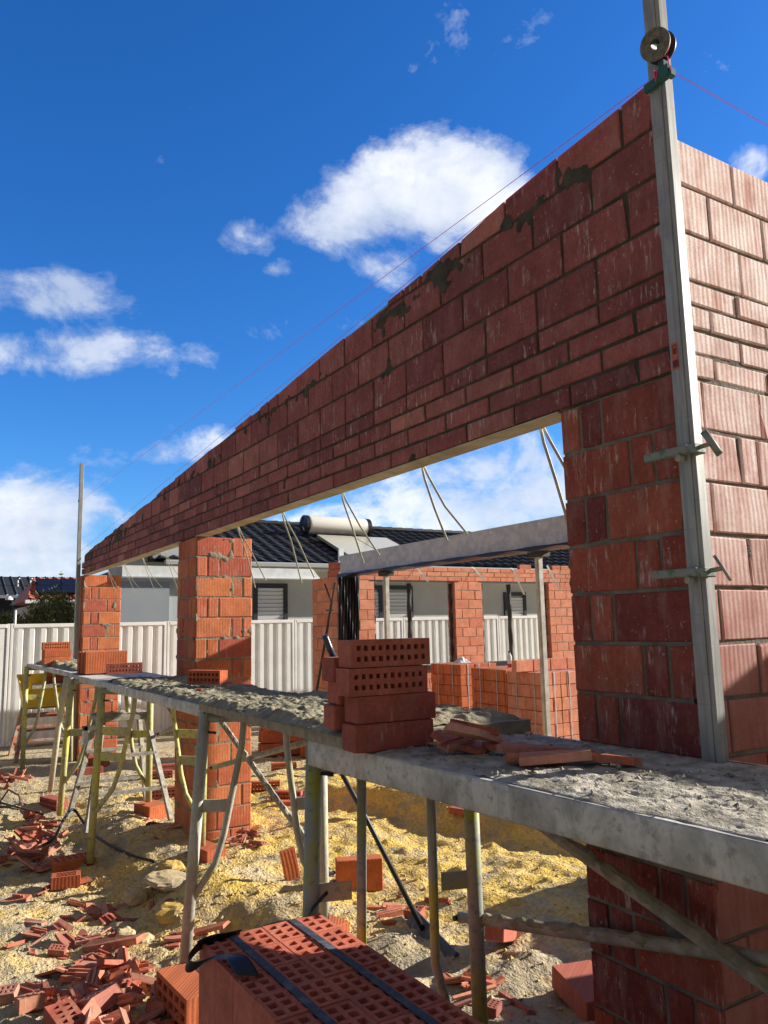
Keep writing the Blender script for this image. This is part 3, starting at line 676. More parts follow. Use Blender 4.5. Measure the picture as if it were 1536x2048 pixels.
# ------------------------------------------------------------------ bricks
def perf(L,W,Hh,nx,ny,ex=.62,ey=.55,mx=.014,my=.014,jit=.0):
    """brick with nx*ny holes through its height; centred in xy, base z=0"""
    m=MB(); px=(L-2*mx)/nx; py=(W-2*my)/ny; xs_=[-L/2];ys_=[-W/2]
    for i in range(nx):
        c=-L/2+mx+px*(i+.5); xs_+=[c-px*ex/2,c+px*ex/2]
    for i in range(ny):
        c=-W/2+my+py*(i+.5); ys_+=[c-py*ey/2,c+py*ey/2]
    xs_.append(L/2);ys_.append(W/2); a=len(xs_);b_=len(ys_)
    vid={}
    for k,z in enumerate((0,Hh)):
        for i,x in enumerate(xs_):
            for j,y in enumerate(ys_):
                jx=random.uniform(-jit,jit) if 0<i<a-1 else 0; jy=random.uniform(-jit,jit) if 0<j<b_-1 else 0
                vid[i,j,k]=len(m.v); m.v.append((x+jx,y+jy,z))
    for i in range(a-1):
        for j in range(b_-1):
            hole=(i%2==1 and j%2==1)
            q=[(i,j),(i+1,j),(i+1,j+1),(i,j+1)]
            if not hole:
                m.f.append(tuple(vid[x,y,1] for x,y in q)); m.f.append(tuple(vid[x,y,0] for x,y in q[::-1]))
            else:
                for s_ in range(4):
                    p0=q[s_];p1_=q[(s_+1)%4]
                    m.f.append((vid[p0[0],p0[1],1],vid[p1_[0],p1_[1],1],vid[p1_[0],p1_[1],0],vid[p0[0],p0[1],0]))
    for i in range(a-1):
        m.f.append((vid[i,0,0],vid[i+1,0,0],vid[i+1,0,1],vid[i,0,1])); m.f.append((vid[i+1,b_-1,0],vid[i,b_-1,0],vid[i,b_-1,1],vid[i+1,b_-1,1]))
    for j in range(b_-1):
        m.f.append((vid[a-1,j,0],vid[a-1,j+1,0],vid[a-1,j+1,1],vid[a-1,j,1])); m.f.append((vid[0,j+1,0],vid[0,j,0],vid[0,j,1],vid[0,j+1,1]))
    return m
def brickobj(m,mat,loc,rot,label,group=None,name='brick'):
    M=Matrix.Translation(loc)@Matrix.Rotation(rot[2],4,'Z')@Matrix.Rotation(rot[1],4,'Y')@Matrix.Rotation(rot[0],4,'X')
    o=m.build(name,mat); o.matrix_world=M; tag(o,label,'brick',group); return o
def small(): return perf(.305,.09,.076,10,2,.56,.46,.012,.010,.0009)
def side_holes():   # centred, holes facing local +y after rotation about x
    m=perf(.305,.092,.088,10,2,.52,.46,.014,.010,.0011); return m
def plainb(L=.305,W=.09,Hh=.088):
    m=MB(); m.cbox(-L/2,L/2,-W/2,W/2,0,Hh,.004); return m
GS='bricks stacked on the near plank end'
a0=R(90-3)
def sb(zc,yc,xc,holes,lab,rz=0):
    if holes:
        m=perf(.305,.09,.10,10,2,.52,.46,.014,.010,.0012)   # height axis becomes local -y/+x
        M=Matrix.Rotation(R(90),4,'Z')@Matrix.Rotation(R(90),4,'X')@Matrix.Translation((0,0,-.05))
        m.xf(M)      # length along y, holes along x
        m.xf(Matrix.Translation((0,0,.045)))
    else:
        m=plainb(.305,.10,.088); m.xf(Matrix.Rotation(R(90),4,'Z'))
    o=brickobj(m,M_loose,(xc,yc,zc),(0,0,R(rz)),lab,GS); return o
sb(1.306,-.633,-1.005,False,'plain red brick at the bottom of the near stack on the plank',-2)
sb(1.396,-.622,-1.005,False,'plain red brick second from the bottom of the near stack',-3)
sb(1.486,-.648,-1.015,True,'holed red brick third up in the near stack',-2)
sb(1.579,-.637,-1.012,True,'holed red brick on top of the near stack',-3)
for i,(zc,dy,lab) in enumerate(((1.368,0,'lowest'),(1.450,.008,'middle'),(1.530,-.004,'highest'))):
    m=plainb(.29,.088,.080); m.xf(Matrix.Rotation(R(90),4,'Z')); brickobj(m,M_loose,(-1.125,-.650+dy*2,zc),(0,0,R(-3+2*i)),lab+' of the three red bricks piled behind the left end of the near stack',GS)
t=MB(); t.tube([(-1.19,-.735,1.59),(-1.20,-.755,1.645),(-1.205,-.765,1.675),(-1.206,-.768,1.686)],.012,12); o=t.build('tool_handle',M_navy,smooth=True); tag(o,'dark blue tool handle poking up behind the near brick stack','tool')
# far plank bricks
GF='bricks resting on the far planks'
m=plainb(.305,.2,.085); m.xf(Matrix.Rotation(R(90),4,'Z'))
brickobj(m,M_orange,(-8.95,-.47,1.335),(0,0,0),'bottom orange brick of the three stacked on the far left plank',GF)
m=plainb(.305,.2,.085); m.xf(Matrix.Rotation(R(90),4,'Z'))
brickobj(m,M_orange,(-8.95,-.47,1.421),(0,0,R(1)),'middle orange brick of the three stacked on the far left plank',GF)
m=perf(.305,.09,.15,10,2,.5,.46,.014,.01); m.xf(Matrix.Translation((0,0,.045))@Matrix.Rotation(R(90),4,'Z')@Matrix.Rotation(R(90),4,'X')@Matrix.Translation((0,0,-.075)))
brickobj(m,M_orange,(-8.95,-.48,1.507),(0,0,R(-1)),'top holed brick of the three stacked on the far left plank',GF)
for i in range(3):
    m=plainb(.40,.088,.215); m.xf(Matrix.Rotation(R(90),4,'Z')); brickobj(m,M_orange,(-6.85-.094*i,-.33-.015*i,1.302),(0,0,R(-1+i)),['nearest','middle','farthest'][i]+' of the three upright orange bricks on the planks before the far pier',GF)
m=perf(.30,.092,.09,10,2,.5,.46,.014,.01); m.xf(Matrix.Translation((0,0,.046))@Matrix.Rotation(R(90),4,'Z')@Matrix.Rotation(R(90),4,'X')@Matrix.Translation((0,0,-.045)))
brickobj(m,M_loose,(-5.95,-.36,1.338),(0,0,R(-8)),'dark holed brick on edge in front of the upright orange bricks',GF)
m=perf(.30,.09,.076,8,2,.6,.55,.012,.01); m.xf(Matrix.Translation((0,0,.045))@Matrix.Rotation(R(90),4,'X')@Matrix.Translation((0,0,-.038)))
brickobj(m,M_orange,(-3.98,-.26,1.345),(0,0,R(28)),'holed brick lying in the mortar in front of the middle pier',GF)
# strapped foreground pack
pk=empty('brick_pack',(-.8,-.92,-.13),'strapped pack of upright holed red bricks in the foreground','brick pack')
bm_=perf(.157,.226,.62,3,5,.64,.64,.008,.006,.0022); me0=None
for i in range(8):
    for j in range(2):
        x=-1.422+.0785+i*.1595; y=-1.146+.113+j*.2285
        if me0 is None:
            b0=bm_.build('brick',M_packb,pk); me0=b0.data; o=b0
        else:
            o=b0.copy(); COL.objects.link(o); o.parent=pk
        o.location=(x+.8,y+.92+random.uniform(-.0015,.0015),.18+random.uniform(-.003,.003))
for y,rr in ((-1.038,.006),(-.806,.002)):
    m=MB(); ribbon(m,[(-1.43,y,-.05),(-1.43,y,.664),(-1.418,y,.674),(-.9,y+rr,.675),(-.3,y+rr,.674),(-.145,y+rr,.674),(-.135,y+rr,.66),(-.135,y+rr,-.05)],.027,(0,1,0),.0022); local(pk,m).build('strap',M_blade,pk)
for j in range(3):
    m=MB(); m.box(-1.42,-.15,-1.13+.19*j,-1.07+.19*j,-.13,.048); local(pk,m).build('skid',M_wood,pk)
ut=np.linspace(0,1,34); vt=np.linspace(-1,1,9); uu,vv=np.meshgrid(ut,vt,indexing='ij')
kx=[0,.2,.38,.5,.62,.8,1]
cxp=np.interp(ut,kx,[-1.395,-1.39,-1.36,-1.33,-1.27,-1.14,-1.055]); cyp=np.interp(ut,kx,[-1.01,-1.15,-1.215,-1.20,-1.15,-1.12,-1.115]); czp=np.interp(ut,kx,[.680,.678,.640,.628,.675,.712,.684])
def smf(a,k=3):
    for _ in range(k): a[1:-1]=(a[:-2]+a[1:-1]*2+a[2:])/4
    return a
ca=np.stack([smf(cxp),smf(cyp),smf(czp)],-1); ww=np.interp(ut,[0,.2,.5,.7,1],[.014,.022,.026,.052,.040])
wdv=np.stack([np.interp(ut,[0,.45,1],[.3,.3,.55]),np.interp(ut,[0,.45,1],[.2,.1,.75]),np.interp(ut,[0,.4,.6,1],[.7,1,.3,-.05])],-1)
P=ca[:,None]+vv[...,None]*ww[:,None,None]*wdv[:,None,:]+.004*(fbm(uu*9,vv*3,2,4)-.5)[...,None]
fl=grid_obj('plastic_flap',P,M_black); so=fl.modifiers.new('t','SOLIDIFY'); so.thickness=.0012; tag(fl,'curled strip of black plastic over the left corner of the foreground brick pack','plastic strip')
P=np.zeros((40,5,3)); 
for i in range(40):
    f=i/39
    for j in range(5):
        P[i,j]=(-1.428-.008*math.sin(f*9)-.010*(j/4),-1.15+.50*f,.672+.006*math.sin(f*14)+(-.022 if f<.86 else .01)*(j/4)+(.05*max(0,f-.85)/.15))
f2=grid_obj('plastic_strip',P,M_black); so=f2.modifiers.new('t','SOLIDIFY'); so.thickness=.0012; tag(f2,'flat black plastic strip along the far edge of the foreground brick pack','plastic strip')
# ------------------------------------------------------------------ loose bricks on the ground
GG='loose bricks on the site floor'
def gb(x,y,rz,lab,mat=M_orange,rot=(0,0),m=None,dz=0,hz=0):
    m=m or small(); o=brickobj(m,mat,(x,y,float(Gn(x,y))+dz-.008),(R(rot[0]),R(rot[1]),R(rz)),lab,GG); return o
big=lambda: perf(.305,.162,.09,6,3,.7,.66,.012,.012)
def onedge(m,W=.162): 
    m.xf(Matrix.Translation((0,0,W/2))@Matrix.Rotation(R(90),4,'X')@Matrix.Translation((0,0,-.045))); return m
gb(-2.62,-.78,4,'orange holed brick under the foot of the pale frame at front left',m=onedge(perf(.40,.19,.15,5,3,.7,.6),.17),dz=-.02)
gb(-5.55,-.82,95,'short holed brick under the foot of the bright yellow frame',m=big(),dz=-.0)
gb(-5.15,-.93,78,'mortar-splashed holed brick with three open cells, left of the limestone lumps',m=perf(.2,.13,.085,1,3,.8,.7),dz=.0)
gb(-7.45,-.66,20,'holed red brick under the leaning prop at far left',m=onedge(perf(.34,.12,.12,8,2,.6,.55),.11),mat=M_loose,dz=0)
gb(-4.66,-.02,10,'orange brick under the inner leg left of the middle pier',m=plainb(.3,.16,.12),dz=-.05)
gb(-6.22,-.02,15,'orange brick with a gritty top under an inner leg, left of the middle pier base',m=plainb(.28,.2,.13),dz=-.0)
gb(-2.72,.0,14,'orange block under the inner leg right of the middle pier',m=plainb(.2,.16,.15),dz=-.04)
gb(-6.68,1.27,62,'holed brick lying on yellow sand right of the middle pier',m=onedge(perf(.38,.12,.09,10,2,.55,.5),.12),mat=M_orange)
gb(-5.95,1.22,50,'holed brick lying half covered by a plain one on the yellow sand',m=onedge(small(),.09),mat=M_loose)
gb(-5.72,1.18,55,'plain brick leaning on a holed brick on the yellow sand',m=plainb(.28,.09,.04),mat=M_orange,dz=.0)
gb(-7.75,2.0,70,'holed brick beside the tumbled orange brick pile',m=onedge(small(),.09),mat=M_orange)
gb(-3.35,.56,68,'big upright orange brick behind the olive frame',m=plainb(.30,.10,.20),mat=M_orange,dz=-.02)
gb(-3.62,.22,80,'orange brick slab leaning left of the olive frame leg',m=plainb(.10,.04,.22),rot=(0,-12),dz=-.02)
gb(-2.02,.64,125,'tilted dark red block on the sand in front of the near corner pier',m=plainb(.26,.10,.10),mat=M_loose,rot=(0,18),dz=.05)
gb(-1.38,.60,165,'purple red block against the foot of the near corner pier',m=plainb(.3,.2,.10),mat=M_loose,rot=(0,-6))
gb(-8.15,.55,70,'holed brick in front of the far fence, left of the middle pier',m=onedge(perf(.38,.1,.09,8,2,.55,.5),.1),mat=M_loose)
gb(-8.6,.75,80,'half sunk holed brick farther back towards the fence',m=onedge(small(),.09),mat=M_loose)
gb(-6.9,.36,76,'holed brick at the foot of the mortar-caked stool',m=onedge(perf(.42,.1,.09,10,2,.55,.5),.1),mat=M_loose)
gb(-8.9,-.05,85,'dark brick at the foot of the orange stepped stool',m=plainb(.3,.1,.09),mat=M_loose)
gb(-9.35,.15,40,'orange brick at the foot of the far left pier',m=plainb(.25,.12,.10),mat=M_orange)
gb(-4.1,2.0,20,'plain brick lying in shade on the sand under the plank',m=plainb(.22,.16,.05),mat=M_loose)
gb(-3.9,2.75,30,'red brick beside the blue bucket near the right pier',m=plainb(.3,.2,.18),mat=M_loose,dz=.02)
# tumbled pile of orange bricks
k=0
for (x,y,z,rz,tl,L) in [(-8.75,2.28,0,84,0,.3),(-8.75,2.28,.17,86,3,.3),(-8.66,2.62,0,85,0,.3),(-8.66,2.62,.17,82,2,.3),(-8.6,2.62,.34,84,5,.3),(-8.72,2.30,.34,80,-4,.3),(-8.35,2.72,0,84,0,.3),(-8.98,2.42,0,80,0,.3),(-8.98,2.4,.17,84,0,.3),(-9.0,2.75,.0,80,0,.3)]:
    for q in range(2):
        m=plainb(.305,.088,.16); lab=['lowest','second','third','topmost'][min(int(z/.17),3)]+' layer'
        o=brickobj(m,M_orange,(x-.092*q,y,float(G(x,y))+z),(0,R(tl),R(rz)),'orange brick in the tumbled pile right of the middle pier','bricks of the tumbled orange pile')
# ------------------------------------------------------------------ rubble
def shard(kind,seed):
    r=random.Random(seed); m=MB()
    if kind=='plate':
        n=r.randint(5,7); L=r.uniform(.07,.12); W=L*r.uniform(.32,.75); th=r.uniform(.010,.020)
        pts=[]
        for i in range(n):
            a=2*math.pi*(i+r.uniform(-.3,.3))/n; c,s_=math.cos(a),math.sin(a); k=1/max(abs(c),abs(s_))
            pts.append((c*k*L*r.uniform(.75,1),s_*k*W*r.uniform(.75,1)))
        vs=[(x,y,0) for x,y in pts]+[(x*.96+r.uniform(-.004,.004),y*.94,th+r.uniform(-.002,.002)) for x,y in pts]
        fs=[tuple(range(n))[::-1],tuple(range(n,2*n))]+[(i,(i+1)%n,n+(i+1)%n,n+i) for i in range(n)]
        m.add(vs,fs)
        for q in range(r.randint(0,3)):
            y=r.uniform(-.6,.6)*W; m.box(-L*.6*r.random()-.01,L*.6*r.random()+.01,y-.004,y+.005,th-.004,th+r.uniform(.008,.022))
    elif kind=='sliver':
        L=r.uniform(.09,.16);W=r.uniform(.015,.035);th=r.uniform(.012,.03)
        m.add([(-L,-W*.4,0),(L*.8,-W,0),(L,W*.5,0),(-L*.9,W,0),(-L,-W*.3,th*.8),(L*.8,-W*.8,th),(L*.93,W*.5,th*.7),(-L*.85,W*.9,th)],[(3,2,1,0),(4,5,6,7),(0,1,5,4),(1,2,6,5),(2,3,7,6),(3,0,4,7)])
    elif kind=='trough':
        L=r.uniform(.07,.13);W=.035;h=.03
        m.box(-L,L,-W,W,0,.012); m.box(-L*.95,L*.9,-W,-W+.012,.012,h); m.box(-L*.9,L*.8,W-.012,W,.012,h*r.uniform(.7,1.3)); m.box(-L*.5,L*.9,-.006,.006,.012,h*.7)
    else:
        m=perf(r.uniform(.11,.17),.085,.065,r.randint(2,4),2,.6,.6,.01,.01,.003)
    return m
random.seed(21)
protos=[shard('plate',i) for i in range(8)]+[shard('sliver',20+i) for i in range(5)]+[shard('trough',40+i) for i in range(3)]+[shard('half',60+i) for i in range(1)]+[shard('plate',80+i) for i in range(3)]
pmesh=[]
for m in protos:
    me=bpy.data.meshes.new('brick_shard'); me.from_pydata(m.v,[],m.f); me.update(); me.materials.append(M_shard); pmesh.append(me)
def put(me,loc,rot,s,lab,grp):
    o=bpy.data.objects.new('brick_shard',me); COL.objects.link(o); o.location=loc; o.rotation_euler=rot; o.scale=(s,s,s)
    tag(o,lab,'brick shard',grp); return o
CL=[(-6.05,-1.03,.55,.22,34,.16,1.0,'broken red shard in the high rubble heap at the left edge','shards of the left edge heap'),
    (-6.9,-.92,.45,.14,20,.05,1.0,'broken red shard in the flat spill behind the left edge heap','shards of the spill behind the heap'),
    (-8.9,-.92,.5,.22,22,.10,.95,'broken red shard in the far left rubble patch by the end frame','shards of the far left patch'),
    (-4.05,-1.0,1.0,.42,54,.0,.95,'broken red shard scattered on the sand at left','shards scattered on the left sand'),
    (-3.05,-1.02,.85,.42,46,.05,1.15,'broken red shard in the heap beside the front left brick','shards of the front left heap'),
    (-2.75,-1.22,.6,.26,26,.04,1.3,'broken red shard at the bottom left of the view','shards at the bottom left'),
    (-4.78,.33,.25,.13,12,.05,.9,'broken red shard at the right foot of the middle pier','shards at the middle pier foot'),
    (-5.6,-.15,.3,.12,8,.02,.8,'broken red shard at the left foot of the middle pier','shards at the left of the middle pier'),
    (-1.72,.25,.2,.22,13,.03,.85,'broken red shard on dark sand right of the brick pack','shards right of the brick pack'),
    (-2.65,.55,.3,.2,10,.02,.8,'broken red shard near the broom head','shards near the broom'),
    (-3.6,.35,.3,.3,8,.0,.55,'tiny red shard on grey sand behind the brick pack','tiny shards behind the pack')]
for (cx,cy,sx,sy,n,hh,sc,lab,grp) in CL:
    for i in range(n):
        a=random.gauss(0,.5);b=random.gauss(0,.5); x=cx+sx*a;y=cy+sy*b
        d=math.exp(-(a*a+b*b)*1.6); lift=hh*d*random.random()
        x0=x; z=float(Gn(x,y))+lift-.004
        tilt=.18+.5*(lift>.02)
        put((pmesh[random.randrange(len(pmesh))]),(x,y,z),(random.gauss(0,tilt),random.gauss(0,tilt),random.gauss(.9,.7)),sc*random.uniform(.6,1.15),lab,grp)
# bits on the near plank
def pp_(me,x,y,z,rx,ry,rz,s,lab): put(me,(x,y,z),(R(rx),R(ry),R(rz)),s,lab,None)
pp_(pmesh[0],-.78,-.50,1.33,4,12,30,1.1,'broken brick piece at the left of the shard pile on the near plank')
pp_(pmesh[3],-.70,-.51,1.362,-14,14,70,1.15,'upper tilted brick slab in the shard pile on the near plank')
pp_(pmesh[14],-.76,-.53,1.33,14,-5,100,.7,'ribbed broken brick piece under the tilted slab on the near plank')
pp_(pmesh[5],-.66,-.44,1.325,6,4,10,.8,'broken brick slab behind the tilted slab on the near plank')
pp_(pmesh[8],-.48,-.40,1.325,3,4,55,1.0,'long brick sliver on the near plank, nearest the corner pier')
pp_(pmesh[9],-.40,-.44,1.322,5,-3,68,1.15,'long brick strip lying along the near plank, right of the shard pile')
pp_(pmesh[15],-.47,-.47,1.318,0,2,62,.75,'ribbed brick strip in front of the long sliver on the near plank')
pp_(pmesh[11],-.34,-.34,1.32,0,4,40,.8,'rightmost brick sliver on the near plank')
pp_(pmesh[6],-.93,-.50,1.312,0,5,20,.28,'small brick chip at the foot of the near stack')
pp_(pmesh[4],-.36,-.57,1.31,0,5,60,.16,'tiny red chip on the lit edge of the near plank')
pp_(pmesh[2],-3.35,-.52,1.35,5,5,20,.5,'brick chip in mortar at the left end of the timber edged plank')
# rocks
def rock(loc,s,mat,lab,seed,rz=0):
    r=np.random.default_rng(seed); n1_=18;n2_=12; P=np.zeros((n1_+1,n2_+1,3))
    for i in range(n1_+1):
        for j in range(n2_+1):
            a=2*math.pi*(i%n1_)/n1_; b=math.pi*j/n2_
            d=np.array([math.cos(a)*math.sin(b),math.sin(a)*math.sin(b),math.cos(b)])
            k=1+.35*(fbm(d[0]*2+seed,d[1]*2+d[2]*1.7,3,seed)-.5)*2; P[i,j]=np.sign(d)*np.abs(d)**.75*k*np.array(s)
    P[:,0]=P[0,0];P[:,-1]=P[0,-1]
    o=grid_obj('limestone_rock',P,mat,smooth=False,flip=True); o.location=loc; o.rotation_euler=(0,R(rz*.1),R(rz)); tag(o,lab,'rock','limestone lumps near the middle pier'); return o
rock((-4.25,-.42,.02),(.20,.13,.035),M_rock,'flat pale limestone slab behind the pale frame leg',3,20)
rock((-3.75,-.50,-.03),(.13,.13,.055),M_rocky,'yellow rounded limestone lump just left of the pale frame leg',5,40)
rock((-4.3,-.62,-.05),(.09,.07,.05),M_rock,'small pale limestone lump right of the three-celled brick',8,10)
rock((-3.75,-.82,-.09),(.06,.07,.04),M_rock,'small grey-white stone on the left sand',12,60)
rock((-3.6,-.76,-.09),(.05,.06,.035),M_rock,'smaller stone beside the grey-white stone',14,10)
rock((-4.55,-.30,.0),(.10,.08,.05),M_rocky,'yellow lump half buried left of the flat limestone slab',17,10)
rock((-2.95,-.18,-.02),(.12,.10,.06),M_rocky,'yellow clod in front of the pier shards',19,30)
# hose loop
b=MB(); pts=[(-5.7,-1.02,.03),(-5.75,-.93,.06),(-6.1,-.80,.12),(-6.35,-.68,.14),(-6.2,-.60,.03),(-5.8,-.55,-.02),(-5.2,-.45,-.02),(-4.8,-.35,.0)]
P_=[Vector(p) for p in pts]; sm=[]
for i in range(len(P_)-1):
    p0=P_[max(i-1,0)];p1v=P_[i];p2v=P_[i+1];p3=P_[min(i+2,len(P_)-1)]
    for q in range(6):
        t_=q/6; sm.append(.5*((2*p1v)+(-p0+p2v)*t_+(2*p0-5*p1v+4*p2v-p3)*t_**2+(-p0+3*p1v-3*p2v+p3)*t_**3))
b.tube(sm,.012,8); tag(b.build('hose',M_hose,smooth=True),'curved black hose lying on the sand left of the bright yellow frame','hose')
b=MB(); b.tube([(-7.75,-1.15,.0),(-7.6,-1.08,.16),(-7.45,-1.0,.12),(-7.3,-.98,.0),(-7.5,-1.1,.01),(-7.6,-1.2,.01)],.008,8); b.tube([(-8.2,-1.3,.02),(-6.9,-.85,.02)],.010,6); tag(b.build('bent_wire',M_hose),'bent black wire on the ground at the left edge','wire')
# broom
br=empty('broom',(-2.4,.43,.03),'black broom leaning under the near plank, head on the sand','broom')
Hd=Vector((-2.42,.43,.08)); Tp=Vector((-2.95,.02,1.20))
# handle leans away from the head
b=MB(); b.tube([Hd,Hd.lerp(Tp,.5)+Vector((0,.01,0)),Tp],.014,12); local(br,b).build('handle',M_blackm,br,smooth=True)
b=MB(); b.obox((-2.34,.42,.055),(.60,-.10,-.06),(.1,.5,.75),(.10,-.7,.5),.52,.115,.028); local(br,b).build('head',M_blade,br)
b=MB()
for i in range(40):
    s0=Vector((-2.34,.42,.055))+Vector((.60,-.10,-.06)).normalized()*(.25-.012*(i%8)) - Vector((.1,.5,.75)).normalized()*(.05)
    b.tube([s0+Vector((0,.002*i,0)),s0+Vector((.06,.002*i-.02,-.05))],.0015,4)
local(br,b).build('bristles',M_galv,br)
# pipes on the sand
b=MB(); b.tube([(-4.9,2.45,.05),(-3.4,2.75,.06)],.025,8); b.tube([(-4.8,2.55,.05),(-3.3,2.9,.06)],.02,8); tag(b.build('pipe_bundle',M_hose),'pair of black pipes lying on the sand behind the near scaffold frame','pipe')
bk=empty('bucket',(-3.3,2.72,.05),'blue and white bucket lying on its side by the corner pier','bucket')
b=MB(); b.tube([(-3.3,2.68,.12),(-3.15,2.72,.17),(-3.02,2.76,.2)],.09,18,True); local(bk,b).build('shell',M_bluep,bk,smooth=False)
b=MB(); b.tube([(-3.02,2.76,.2),(-3.0,2.765,.205)],.098,18,True); local(bk,b).build('rim',M_white,bk)
for (x,y,s,lab) in ((-7.7,2.45,.09,'crumpled dark film beside the tumbled orange pile'),(-6.4,2.75,.12,'black rag half buried in the yellow sand'),(-7.6,.85,.10,'bluish crumpled film at the foot of the fence')):
    P=np.zeros((14,14,3))
    for i in range(14):
        for j in range(14):
            P[i,j]=(x+(i/13-.5)*s*2,y+(j/13-.5)*s*3,float(Gn(x,y))+.01+s*.7*float(fbm(i*.5+x,j*.5,3,8))*math.sin(math.pi*i/13)*math.sin(math.pi*j/13))
    o=grid_obj('crumpled_sheet',P,M_black if 'black' in lab else (M_film if 'bluish' in lab else M_blade),smooth=False); tag(o,lab,'plastic film')
# ------------------------------------------------------------------ stools
def legm(t,a,b,w,mat,nm='leg'):
    m=MB(); a=Vector(a);b=Vector(b); m.obox((a+b)/2,b-a,(b-a).cross(Vector((1,.4,0))),(b-a).cross((b-a).cross(Vector((1,.4,0)))),(b-a).length,w,w*.7); m.build(nm,mat,t)
s1=empty('step_stool',(-6.35,-.28,0),'mortar-caked aluminium step stool standing between the scaffold frames','stool')
b=MB(); b.cbox(-.19,.19,-.24,.24,.90,.945,.004); b.build('platform',M_pgrey,s1)
P=np.zeros((30,36,3))
for i in range(30):
    for j in range(36):
        e=min(i,29-i,j,35-j)/3.; P[i,j]=(-.19+.38*i/29,-.24+.48*j/35,.9455+min(e,1)*.03*float(fbm(i*.3,j*.3,3,5)))
o=grid_obj('mortar_crust',P,M_crust,None,smooth=True); o.parent=s1
for a,b_ in (((-.15,-.2,.9),(-.42,-.36,.0)),((.15,-.2,.9),(.42,-.36,.02)),((-.15,.2,.9),(-.42,.36,.0)),((.15,.2,.9),(.42,.36,.03))): legm(s1,a,b_,.045,M_pgrey)
for z_,w_ in ((.30,.33),(.6,.26)):
    for sx in (-1,1):
        x_=sx*(.42-.27*z_/.9); b=MB(); b.obox((x_,0,z_),(0,1,0),(1,0,0),(0,0,1),2*w_,.05,.028); b.build('rung',M_pgrey,s1)
b=MB(); b.cbox(-.03,.03,-.34,-.18,.82,.86,.003); b.cbox(-.03,.03,-.34,-.30,.70,.86,.003); b.build('side_bracket',M_galvl,s1)
s2=empty('step_stool',(-10.8,-.30,-.03),'rusty orange step stool with two rungs in front of the fence at far left','stool')
b=MB(); b.cbox(-.2,.2,-.30,.30,.70,.73,.004); b.build('platform',M_pgrey,s2)
for a,b_ in (((-.15,-.28,.7),(-.35,-.40,.0)),((.15,-.28,.7),(.35,-.40,.02)),((-.15,.28,.7),(-.35,.42,.0)),((.15,.28,.7),(.35,.42,.03))): legm(s2,a,b_,.05,M_redm)
for z_,w_ in ((.22,.38),(.42,.34),(.60,.31)):
    for sx in (-1,1):
        b=MB(); b.obox((sx*(.35-.2*z_/.7),0,z_),(0,1,0),(1,0,0),(0,0,1),2*w_,.04,.03); b.build('rung',M_redm,s2)
tb=empty('plastic_tub',(-10.75,-.30,.70),'open yellow mortar tub standing on the orange step stool','tub')
m=MB(); o_=[(-.22,-.30,0),(.22,-.30,0),(.22,.30,0),(-.22,.30,0)]; t_=[(-.27,-.36,.42),(.27,-.36,.24),(.27,.36,.24),(-.27,.36,.42)]
i_=[(x*.93,y*.93,z+.02) for x,y,z in o_]; ti=[(x*.95,y*.95,z) for x,y,z in t_]
m.add(o_+t_+i_+ti,[(3,2,1,0),(8,9,10,11)]+[(k,(k+1)%4,4+(k+1)%4,4+k) for k in range(4)]+[(8+(k+1)%4,8+k,12+k,12+(k+1)%4) for k in range(4)]+[(4+k,4+(k+1)%4,12+(k+1)%4,12+k) for k in range(4)])
m.build('tub_shell',M_yellow,tb)
m=MB(); m.tube([(-.27,-.36,.42),(.27,-.36,.24),(.27,.36,.24),(-.27,.36,.42),(-.27,-.36,.42)],.014,8); m.build('rim',M_yellow,tb)
for i_b in range(2):
    m=plainb(.30,.1,.09); m.xf(Matrix.Rotation(R(90),4,'Z')); brickobj(m,M_loose,(-10.98,-.15,.99+.095*i_b),(0,0,R(-3+4*i_b)),['lower','upper'][i_b]+' of two dark bricks seen above the yellow tub',GF)
m=MB(); m.box(-.15,.15,-.3,.3,0,.06); o=m.build('timber_offcut',M_pgrey); o.location=(-10.98,-.18,.925); tag(o,'short crusted board lying across the back of the yellow tub','board')
# ------------------------------------------------------------------ inner walls
def walls_with_openings(parent,X,segs,mat,mort,top,seed):
    pass
iw=empty('window_wall',(-10.42,7.6,0),'salmon brick wall with two tall openings in front of the neighbour fence','wall')
X0=-10.3; rB=[]
def fill(y0,y1,z0,z1):
    z=z1
    i=0
    while z>z0+.02:
        lo=max(z-.162,z0); rB.extend(brick_row(y0,y1,lo,z,.305,(i%2)*.157)); z-=C; i+=1
fill(4.25,4.86,-.1,2.49); fill(6.60,7.24,-.1,2.49); fill(8.95,9.75,-.1,2.49); fill(4.87,6.59,-.1,.91); fill(7.25,8.94,-.1,.91)
for k in range(3): rB.extend(brick_row(4.25,9.75,2.496+k*.086,2.572+k*.086,.305,(k%2)*.157))
mb=brick_faces(rB,(X0,0,0),(0,1,0),(1,0,0),ch=.003)
def fillr(y,nd,z0,z1):
    rr=[];z=z1;i=0
    while z>z0+.02:
        rr+=seq_row(-10.548,-10.302,max(z-.162,z0),z,[.12,.12] if i%2 else [.246]); z-=C;i+=1
    brick_faces(rr,(0,y,0),(1,0,0),(0,nd,0),depth=.03,mb=mb)
fillr(6.602,-1,.0,2.48); fillr(8.952,-1,.0,2.48); fillr(4.858,1,0,2.48); fillr(7.238,1,0,2.48)
local(iw,mb).build('brickwork',M_inner,iw)
c=MB()
for (a,b_,z0,z1) in ((4.25,4.845,-.1,2.49),(6.615,7.225,-.1,2.49),(8.965,9.74,-.1,2.49),(4.845,6.615,-.1,.905),(7.225,8.965,-.1,.905),(4.25,9.74,2.495,2.745)): c.box(-10.54,-10.306,a,b_,z0,z1)
local(iw,c).build('core',M_mort,iw)
